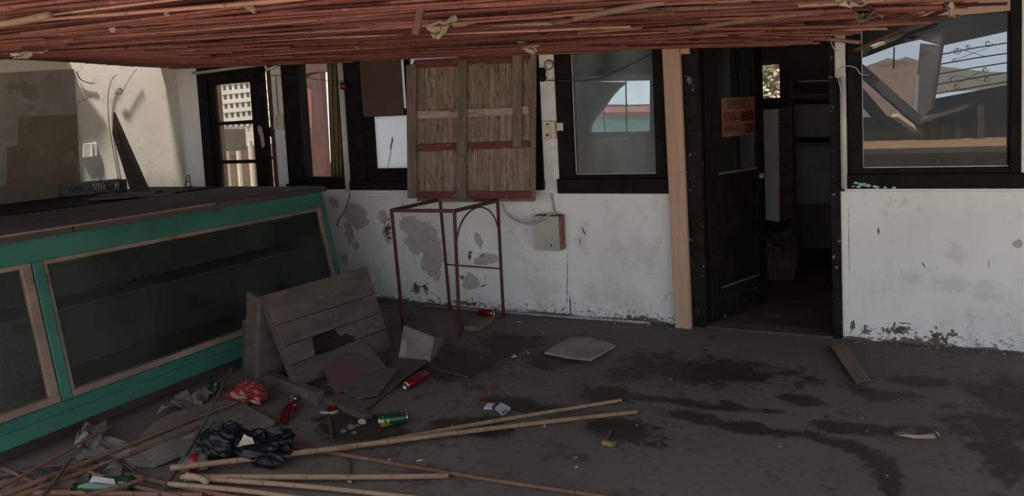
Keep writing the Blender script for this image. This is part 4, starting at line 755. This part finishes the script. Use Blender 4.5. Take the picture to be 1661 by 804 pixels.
def sheet(name, pts, lift, mat, label, cat, seed, n=7, group=None, th=.0015):
    r2 = random.Random(seed); A, B, C_, D = [Vector(p_) for p_ in pts]; H = [[r2.uniform(0, lift) for _ in range(n + 1)] for _ in range(n + 1)]
    H2 = [[sum(H[max(0, min(n, i + a))][max(0, min(n, j + b))] for a in (-1, 0, 1) for b in (-1, 0, 1)) / 9 for j in range(n + 1)] for i in range(n + 1)]; H = [[max(0, .55 * H2[i][j] * 1.6 + .45 * H[i][j] - lift * .25) for j in range(n + 1)] for i in range(n + 1)]
    def fn(a, b):
        p_ = lerp(lerp(A, B, a), lerp(D, C_, a), b); return p_ + Vector((r2.uniform(-1, 1), r2.uniform(-1, 1), 0)) * (A - C_).length * .03 + Vector((0, 0, H[round(a * n)][round(b * n)] + .003))
    return solo(name, MB().grid(fn, n, n), mat, label, cat, group=group, thick=th)
def Q(*px, z=0.0): return [F(u, v, z) for u, v in px]
sheet('crumpled_wrapper', Q((450, 690), (462, 694), (484, 664), (470, 655)), .05, m_redfoil, 'crumpled dark red foil wrapper in front of the broken crate', 'wrapper', 5)
crumple('foil_ball', F(475, 652), .028, .028, .035, m_alu, 'small ball of crumpled silver foil on the floor', 'foil', 6, 10, 8)
sheet('crumpled_wrapper', Q((530, 672), (549, 673), (556, 657), (534, 654)), .05, m_redfoil, 'small pink and red striped wrapper beside the carton corner', 'wrapper', 7, 5)
cs = thing('crossed_twigs', 'two twigs crossed like a T lying on the floor', 'twigs', F(538, 680)); part('twig', MB().tube([F(533, 672, .015), F(536, 690, .01), F(539, 712, .01)], .009, 6), m_wood, cs); part('twig', MB().tube([F(520, 668, .012), F(535, 670, .02), F(548, 667, .012)], .008, 6), m_paper, cs)
for k, (u, v, s) in enumerate(((557, 702, .018), (570, 696, .024), (580, 692, .014), (588, 688, .026), (575, 704, .016))): crumple('pebble', F(u, v), s, s * .8, s * .9, m_conc if k != 3 else m_paper, ['small grey stone at the tip of the stone cluster by the green can', 'largest grey stone in the cluster by the green can', 'tiny grey stone between two larger ones by the green can', 'cream-coloured stone closest to the green can', 'grey stone closest to the pale canes in the cluster'][k], 'stone', 20 + k, 8, 6, .15, 'stones beside the green can')
crumple('black_bag', F(366, 742), .115, .10, .135, m_bag, 'rounded black plastic rubbish bag with a knotted top', 'bag', 8, 24, 16, .2, jit=.075); crumple('black_bag', F(432, 746), .16, .11, .115, m_bag, 'flattened dark blue-black plastic bag beside the knotted one', 'bag', 9, 26, 16, .3, jit=.1)
sheet('torn_paper', [F(385, 728, .10), F(414, 726, .10), F(410, 712, .13), F(396, 710, .13)], .02, m_paper, 'torn cream paper scrap on top of the black bags', 'paper', 10, 5)
def bottle(name, u0, v0, u1, v1, rad, mat, cap, label, lab_mat=None):
    a = F(u0, v0, rad); b = F(u1, v1, rad); d = (b - a).normalized(); L_ = (b - a).length; x = d.cross(Vector((0, 0, 1))).normalized(); up = x.cross(d)
    o = thing(name, label, 'bottle'); o.matrix_world = Matrix([[x.x, up.x, d.x, a.x], [x.y, up.y, d.y, a.y], [x.z, up.z, d.z, a.z], [0, 0, 0, 1]])
    part('body', MB().lathe([(0, .004), (rad * .8, 0), (rad, .01), (rad * .95, L_ * .3), (rad, L_ * .55), (rad * .8, L_ * .72), (rad * .4, L_ * .86), (rad * .38, L_ * .93)], 18), mat, o, smooth=True)
    part('cap', MB().lathe([(rad * .45, L_ * .92), (rad * .45, L_), (0, L_)], 14), cap, o, smooth=True)
    if lab_mat: part('label_band', MB().lathe([(rad * 1.01, L_ * .25), (rad * 1.01, L_ * .5)], 18), lab_mat, o, smooth=True)
    return o
m_pet = glassmat('cloudy_plastic', (.75, .74, .72), .16, (.55, .53, .5), .15)
m_gglass = M('dark_green_glass', (.01, .045, .025), (.008, .03, .018), 5, rough=.15, bmp=0, spec=.6)
m_canv = M('dirty_white_cloth', (.13, .115, .105), (.085, .075, .07), 6, rough=.9)
bottle('plastic_bottle', 336, 748, 282, 756, .042, m_pet, m_redfoil, 'cloudy plastic bottle with red and white label beside the black bag', m_redfoil)
gb_ = bottle('green_bottle', 215, 785, 118, 790, .04, m_gglass, m_dark, 'dark green glass bottle with a white label among the canes')
lb_ = part('paper_label', MB().slab([F(145, 781, .078), F(187, 785, .078), F(185, 777, .083), F(150, 772, .083)][::-1], (0, 0, 1), .002), m_white, None, label='small white label')
lb_.parent = gb_; lb_.matrix_parent_inverse = gb_.matrix_world.inverted()
crumple('green_plastic_cup', F(346, 640), .05, .045, .075, m_cangreen, 'crushed green plastic carton under the edge of the display case', 'carton', 12, 12, 8, .1)
cupm = MB().lathe([(.0, .0), (.028, .0), (.042, .10), (.040, .10), (.027, .004)], 18)
cp = thing('plastic_cup', 'clear plastic cup lying on its side among the canes', 'cup', F(190, 752, .04)); cp.rotation_euler = (math.radians(96), 0, math.radians(40)); OFF[cp.name] = Vector((0, 0, 0)); part('cup_wall', cupm, m_pet, cp, smooth=True)
sheet('crumpled_film', Q((122, 728), (160, 740), (176, 705), (140, 692)), .10, m_pet, 'crumpled clear plastic film against the foot of the display case', 'plastic film', 13, 8)
sheet('crumpled_cloth', Q((255, 676), (330, 668), (342, 640), (300, 645)), .09, m_canv, 'crumpled dirty cloth under the edge of the display case', 'cloth', 14, 9, None, .004)
sheet('crumpled_cloth', Q((120, 752), (215, 768), (240, 730), (160, 720)), .06, m_canv, 'dirty grey cloth lying under the canes by the plastic film', 'cloth', 15, 9, None, .004)
sheet('crumpled_cloth', Q((20, 800), (150, 815), (140, 770), (40, 762)), .05, m_wood, 'dark dirty rag beneath the canes near the display case', 'cloth', 16, 9, None, .004)
slabp = [(205, 756), (226, 716), (250, 690), (285, 673), (330, 660), (378, 651), (412, 668), (446, 688), (416, 706), (380, 716), (335, 734), (290, 742), (250, 758)]
solo('broken_slab', MB().slab([F(u, v, .008 + .012 * (i % 2)) for i, (u, v) in enumerate(slabp)], (0, 0, 1), .022), m_conc, 'large broken grey board lying flat under the canes', 'board')
# white packet and red petals, lighter, planks, tile
pk = thing('white_packet', 'crushed white cigarette packet with blue stripes on the floor', 'packet', F(806, 664))
part('pack', MB().hexa([F(802, 664, .01), F(815, 675, .01), F(829, 664, .01), F(812, 655, .01), F(802, 661, .032), F(815, 671, .03), F(829, 660, .034), F(813, 652, .036)]), m_white, pk, bev=.003); part('torn_flap', MB().hexa([F(784, 664, .008), F(800, 665, .008), F(806, 656, .008), F(790, 656, .008), F(784, 661, .02), F(800, 662, .02), F(805, 653, .03), F(791, 653, .03)]), m_white, pk, bev=.003)
part('stripe', MB().slab([F(813, 670.5, .0325), F(815, 671, .0325), F(822, 665, .0345), F(820, 664, .0345)], (0, 0, 1), .001), m_blue, pk); part('stripe', MB().slab([F(797, 662, .024), F(801, 663, .024), F(806, 656, .033), F(802, 654, .033)], (0, 0, 1), .002), m_blue, pk)
for k, (u, v) in enumerate(((800, 632), (784, 650))): sheet('red_scrap', Q((u - 6, v + 2), (u + 6, v + 2), (u + 5, v - 3), (u - 5, v - 3)), .015, m_redfoil, ['small red plastic scrap lying apart behind the white packet', 'small red plastic scrap touching the torn flap of the white packet'][k], 'scrap', 30 + k, 4, 'red scraps near the white packet')
sheet('leaf_scrap', Q((794, 650), (808, 652), (812, 644), (796, 642)), .015, m_wood, 'dry leaf scrap beside the white packet', 'leaf', 33, 4)
ml = thing('match_box', 'small yellow and silver lighter lying on the floor with a stub of cane', 'lighter', F(987, 718)); part('body', MB().beam(F(977, 717, .011), F(994, 721, .011), .022, .02), M('lighter_yellow', (.24, .17, .075), (.2, .14, .06), 9, rough=.4), ml, bev=.003); part('metal_end', MB().beam(F(994, 721, .011), F(999, 722, .011), .02, .02), m_alu, ml, bev=.002)
solo('cane_stub', MB().tube([F(982, 713, .008), F(990, 699, .008)], .007, 6), m_wood, 'short brown stub of twig beside the yellow lighter', 'twig')
solo('floor_plank', MB().hexa([F(1389, 622), F(1412, 617), F(1372, 558), F(1346, 559), F(1389, 622, .032), F(1412, 617, .032), F(1372, 558, .032), F(1346, 559, .032)]), m_post if False else M('brown_plank', (.15, .105, .08), (.11, .078, .06), 4, (4, .7, 4), .85), 'brown plank lying on the floor in front of the doorway jamb', 'plank', bev=.004)
tp = [(883, 574), (903, 561), (926, 549), (958, 550), (984, 557), (998, 563), (976, 576), (957, 586), (920, 581)]
solo('floor_tile', MB().slab([F(u, v, .004 + (.02 if u > 940 else 0)) for u, v in tp], (0, 0, 1), .014), m_tile, 'broken pale floor tile lying flat on the concrete', 'tile', bev=.003)
sf = MB(); sf.grid(lambda a, b: F(1450 + 72 * a, 706 - 16 * b + 3 * a, .004 + .028 * math.sin(math.pi * b) * (.6 + .4 * math.sin(9 * a)) + (.02 if a > .9 and b < .4 else 0)), 10, 5)
hk_ = solo('husk_piece', sf, m_card, 'curled tan husk of bark or sponge lying on the bare floor', 'husk', thick=.006); part('rim', MB().tube([F(1450, 703, .012), F(1485, 708, .014), F(1514, 707, .016), F(1522, 704, .03)], [.006, .009, .012, .012], 6), m_paper, hk_, label='pale rim along the husk')
crumb = MB(); r2 = random.Random(21)
for k in range(260):
    u = r2.uniform(20, 1640); v = r2.uniform(560, 800) if r2.random() < .55 else r2.uniform(560, 700)
    q = F(u, v)
    if q.y > -.06 or q.x < -3.6 or (q.x < -3 and q.y > -1.9): continue
    s = r2.uniform(.002, .007) * (1.7 if r2.random() < .06 else 1); e = [Vector((r2.uniform(-1, 1), r2.uniform(-1, 1), 0)) * s * 1.6 for _ in range(3)]
    crumb.add([q + e[0], q + e[1], q + e[2], q + Vector((0, 0, s))], [(0, 1, 3), (1, 2, 3), (2, 0, 3), (0, 2, 1)])
for k in range(160):
    p_ = Vector((r2.uniform(-3.6, -1.2), -.02 - abs(r2.gauss(0, .06)), 0)) if k < 110 else Vector((r2.uniform(-.05, 1.0), -.02 - abs(r2.gauss(0, .04)), 0)); s = r2.uniform(.005, .018); e = [Vector((r2.uniform(-1, 1), r2.uniform(-1, 1), 0)) * s * 1.6 for _ in range(3)]
    crumb.add([p_ + e[0], p_ + e[1], p_ + e[2], p_ + Vector((0, 0, s * 1.2))], [(0, 1, 3), (1, 2, 3), (2, 0, 3), (0, 2, 1)])
solo('floor_crumbs', crumb, M('crumbs', (.14, .12, .108), (.06, .05, .046), 6, rough=.9), 'grey crumbs of plaster and grit scattered over the floor', 'debris', kind='stuff')
m_fleck = crumb2 = MB()
for u, v, s in ((735, 690, .012), (633, 745, .01), (620, 776, .014), (668, 778, .012), (680, 747, .01), (886, 690, .012), (937, 743, .012), (935, 757, .008), (1010, 525, .02), (840, 524, .02), (835, 578, .02), (855, 572, .015), (1400, 678, .008), (880, 540, .012), (780, 582, .016)):
    q = F(u, v); e = [Vector((r2.uniform(-1, 1), r2.uniform(-1, 1), 0)) * s * 1.8 for _ in range(3)]; crumb2.add([q + e[0], q + e[1], q + e[2], q + Vector((0, 0, s * .8))], [(0, 1, 3), (1, 2, 3), (2, 0, 3), (0, 2, 1)])
solo('pale_flecks', crumb2, m_paper, 'pale flecks of paper and plaster dotted over the floor', 'debris', kind='stuff')

# ------------------------------------------------------------------ canes on the floor
def floor_cane(px0, px1, rad, mat, label, z0=None, z1=None, wob=.008, seg=.17, group='fallen canes on the floor', mid=0.0):
    a = F(*px0, rad if z0 is None else z0); b = F(*px1, rad if z1 is None else z1); d = b - a; L_ = d.length; x = d.normalized(); y_ = Vector((0, 0, 1)).cross(x).normalized(); z_ = x.cross(y_)
    n = max(3, int(L_ / .045)); ph = R_.random() * 6; nodes = []; p_ = R_.uniform(.03, seg)
    while p_ < L_: nodes.append(p_); p_ += seg * R_.uniform(.8, 1.2)
    ts = sorted(set([i / n * L_ for i in range(n + 1)] + [max(0, min(L_, q_ + e_)) for q_ in nodes for e_ in (-.006, 0, .006)])); pts = []; rs = []; fl_ = []
    for t in ts:
        k = 1 - .22 * t / L_; bulge = 1.16 if any(abs(t - q_) < .004 for q_ in nodes) else 1.0
        pts.append((t - L_ / 2, wob * math.sin(ph + 3.1 * t / L_ * 1.6), mid * math.sin(math.pi * t / L_))); rs.append(rad * k * bulge); fl_.append(1.0 if bulge > 1 else 0.0)
    o = bpy.data.objects.new('fallen_cane', MB().tube(pts, rs, 8).mesh('fallen_cane', smooth=True)); COL.objects.link(o); o.data.materials.append(mat); ringattr(o.data, fl_, 8); c = (a + b) / 2
    o.matrix_world = Matrix([[x.x, y_.x, z_.x, c.x], [x.y, y_.y, z_.y, c.y], [x.z, y_.z, z_.z, c.z], [0, 0, 0, 1]])
    return props(o, label, 'cane', group)
floor_cane((-30, 815), (390, 650), .013, m_caner, 'long red-brown cane running from the display case over the grey board', .05, .06); floor_cane((10, 812), (330, 690), .013, m_caner, 'red-brown cane ending on the middle of the grey board', .03, .05)
floor_cane((-30, 806), (184, 689), .010, m_caner, 'thin red-brown cane with its tip at the plastic film', .05, .08); floor_cane((255, 812), (379, 597), .011, m_wood, 'dark stick leaning up against the green bottom rail', .015, .16, .012)
floor_cane((100, 815), (243, 773), .011, m_caner, 'short cane lying over the green bottle', .09, .07); floor_cane((278, 757), (1034, 668), .0145, m_canep, 'longest pale cane crossing the floor in front of the black bags', .06, .014, .012)
floor_cane((530, 731), (1007, 648), .013, m_canep, 'pale split cane lying beside the longest one'); floor_cane((600, 722), (798, 692), .008, m_caner, 'thin split length alongside the pale split cane', .02, .02)
floor_cane((466, 724), (1000, 808), .011, m_caner, 'dark red-brown cane passing under the pale ones'); floor_cane((300, 776), (728, 770), .0155, m_canep, 'thick pale cane with a sawn end in front of the bags', .045, .016)
floor_cane((274, 784), (560, 815), .013, m_canep, 'pale cane fanning out from the bundle near the plastic bottle', .03, .014); floor_cane((296, 772), (720, 810), .013, m_canep, 'pale cane lying under the thick sawn one', .04, .014)
floor_cane((302, 770), (338, 781), .016, m_canep, 'broken pale cane end sticking out of the bundle', .07, .05); floor_cane((286, 762), (336, 758), .014, m_canep, 'short pale cane stub by the plastic bottle', .03, .03)
floor_cane((455, 776), (745, 770), .009, m_caner, 'thin cane shadowed beneath the thick sawn one', .012, .012) if False else None
floor_cane((60, 812), (118, 742), .010, m_wood, 'grey twig standing up between the red-brown canes', .02, .10); floor_cane((40, 800), (330, 800), .014, m_caner, 'red-brown cane at the bottom of the heap by the case', .02, .02)
floor_cane((120, 760), (290, 806), .013, m_caner, 'dull cane lying across the heap under the green bottle', .03, .02); floor_cane((-20, 775), (150, 745), .010, m_wood, 'grey twig lying close along the display case', .02, .03)
floor_cane((555, 770), (572, 782), .009, m_canep, 'tiny broken cane stub in front of the sawn cane'); floor_cane((563, 745), (570, 765), .007, m_wood, 'short twig lying between two canes'); floor_cane((605, 772), (634, 780), .008, m_canep, 'second tiny cane stub in front of the sawn cane') if False else None
floor_cane((0, 760), (95, 792), .010, m_caner, 'short red cane crossing the heap beside the display case', .03, .02); floor_cane((200, 770), (420, 812), .012, m_caner, 'dark cane at the bottom edge of the bundle', .015, .013)
floor_cane((690, 592), (760, 612), .004, m_wood, 'thin bent twig on the floor right of the red can', group='twigs on the floor'); floor_cane((748, 612), (757, 632), .005, m_wood, 'short twig on the floor above the white packet', group='twigs on the floor')

# ------------------------------------------------------------------ loose canes, paper and plaster hanging from the ceiling
def Cp(u, v, drop=.03):      # the point of the sagging ceiling seen there, a little below it
    d = ray(u, v); y = -.1
    for _ in range(30):
        t = (y - CAM[1]) / d[1]; x = CAM[0] + d[0] * t; zt = zc(x, y) - drop
        if d[2] <= 1e-4: break
        t2 = (zt - CAM[2]) / d[2]; y = .5 * y + .5 * min(-.03, CAM[1] + d[1] * t2)
    return W(u, v, y)
def loose(pts, y, rad, mat, label):
    P_ = [Cp(u, v, .034) if y is None else W(u, v, yy_) for (u, v), yy_ in zip(pts, y if isinstance(y, (list, tuple)) else [y] * len(pts))]
    m_ = MB().tube(smoothp(P_, 4), rad, 6); return solo('loose_cane', m_, mat, label, 'cane', group='loose canes hanging from the ceiling', smooth=True)
loose([(1208, 51), (1300, 59), (1395, 69)], -.14, .013, m_canep, 'pale cane sagging across the head of the kitchen doorway'); loose([(1386, 82), (1440, 58), (1528, 18), (1560, 3)], [-.2, -.3, -.5, -.6], .013, m_caner, 'brown cane slanting up across the corner of the right-hand window')
loose([(1330, 42), (1430, 34), (1556, 27)], [-.35, -.5, -.7], .012, m_caner, 'brown cane sticking out level from the torn ceiling edge'); loose([(1410, 44), (1470, 30), (1570, -6)], [-.5, -.6, -.8], .011, m_caner, 'upper brown cane slanting beside the torn ceiling edge')
loose([(735, 39), (830, 38), (898, 37)], None, .014, m_canep, 'pale cane hanging a little below the others near the torn paper'); loose([(898, 37), (980, 20), (1075, 2)], None, .014, m_canep, 'long pale cane rising from the hanging one')
loose([(1120, 47), (1200, 34), (1330, 18)], None, .013, m_canep, 'pale cane above the doorway end of the ceiling'); loose([(520, 80), (620, 71), (712, 70)], None, .011, m_caner, 'brown cane sagging above the boarded window')
loose([(590, 91), (650, 85), (710, 76)], [-.15, -.2, -.3], .010, m_caner, 'thin cane drooping over the hardboard sheet'); loose([(674, 56), (679, 30), (686, -6)], [Cp(684, 0, .02).y] * 3, .017, m_caner, 'short cane hanging straight down from the ceiling')
loose([(-10, 40), (40, 32), (80, 23)], None, .016, m_canep, 'bleached cane length at the edge of the ceiling above the counter'); loose([(190, 68), (275, 57), (300, 52)], [-1.6, -1.6, -1.6], .007, m_canep, 'thin pale splinter under the ceiling above the leaning plank') if False else None
loose([(845, 62), (930, 54), (1040, 44)], None, .012, m_canep, 'pale cane low above the dusty window'); loose([(430, 84), (560, 74), (660, 70)], None, .012, m_caner, 'brown cane sagging above the first window')
def scrap(name, px, y, mat, label, cat, seed, lift=.03, n=5):
    r3 = random.Random(seed); ut = sum(q_[0] for q_ in px[:2]) / 2; vt = max(0, min(q_[1] for q_ in px)); y = Cp(ut, vt, .03).y; A, B, C_, D = [W(u, v, y) for u, v in px]
    def fn(a, b): return lerp(lerp(A, B, a), lerp(D, C_, a), b) + Vector((r3.uniform(-.3, .3), r3.uniform(-1, 1), r3.uniform(-.3, .3))) * lift
    return solo(name, MB().grid(fn, n, n), mat, label, cat, group='scraps hanging from the ceiling', thick=.004)
scrap('torn_paper', [(690, 42), (742, 26), (712, 62), (706, 60)], -1.45, m_paper, 'torn pale paper hanging in a point beside the short hanging cane', 'paper', 1); scrap('torn_paper', [(396, -12), (411, -12), (412, 14), (404, 20)], -2.2, m_paper, 'pale strip of paper hanging down above the glazed door', 'paper', 2)
scrap('torn_paper', [(176, 45), (187, 44), (186, 52), (179, 53)], -1.75, m_paper, 'tiny pale paper tag stuck under the canes above the plank', 'paper', 3, .01); scrap('plaster_lump', [(1338, -12), (1408, -12), (1400, 8), (1370, 12)], -1.2, m_paper, 'broken cream plaster sheet hanging at the torn ceiling edge', 'plaster', 4)
scrap('plaster_lump', [(1388, 10), (1412, 8), (1428, 30), (1392, 36)], -.9, m_grey, 'grey crumbling plaster lump hanging below the cream plaster sheet', 'plaster', 5, .05); scrap('torn_paper', [(1529, -12), (1545, -12), (1547, 26), (1538, 29)], -.75, m_paper, 'narrow pale strip hanging in front of the right-hand window', 'paper', 6)
scrap('torn_paper', [(838, 66), (876, 70), (872, 84), (868, 92)], -.12, m_paper, 'pale torn strip drooping over the top corner of the wooden gate', 'paper', 7); scrap('torn_paper', [(850, 58), (925, 51), (905, 57), (855, 62)], -.55, m_paper, 'long pale torn strip lying under the canes above the gate', 'paper', 8, .015)
scrap('torn_paper', [(22, 86), (80, 80), (46, 92), (26, 94)], -1.1, m_paper, 'ragged pale strip under the dark end of the ceiling by the left wall', 'paper', 9); scrap('torn_paper', [(268, 18), (274, 19), (273, 26), (269, 25)], -2.1, m_paper, 'tiny pale scrap caught between the canes', 'paper', 10, .01)
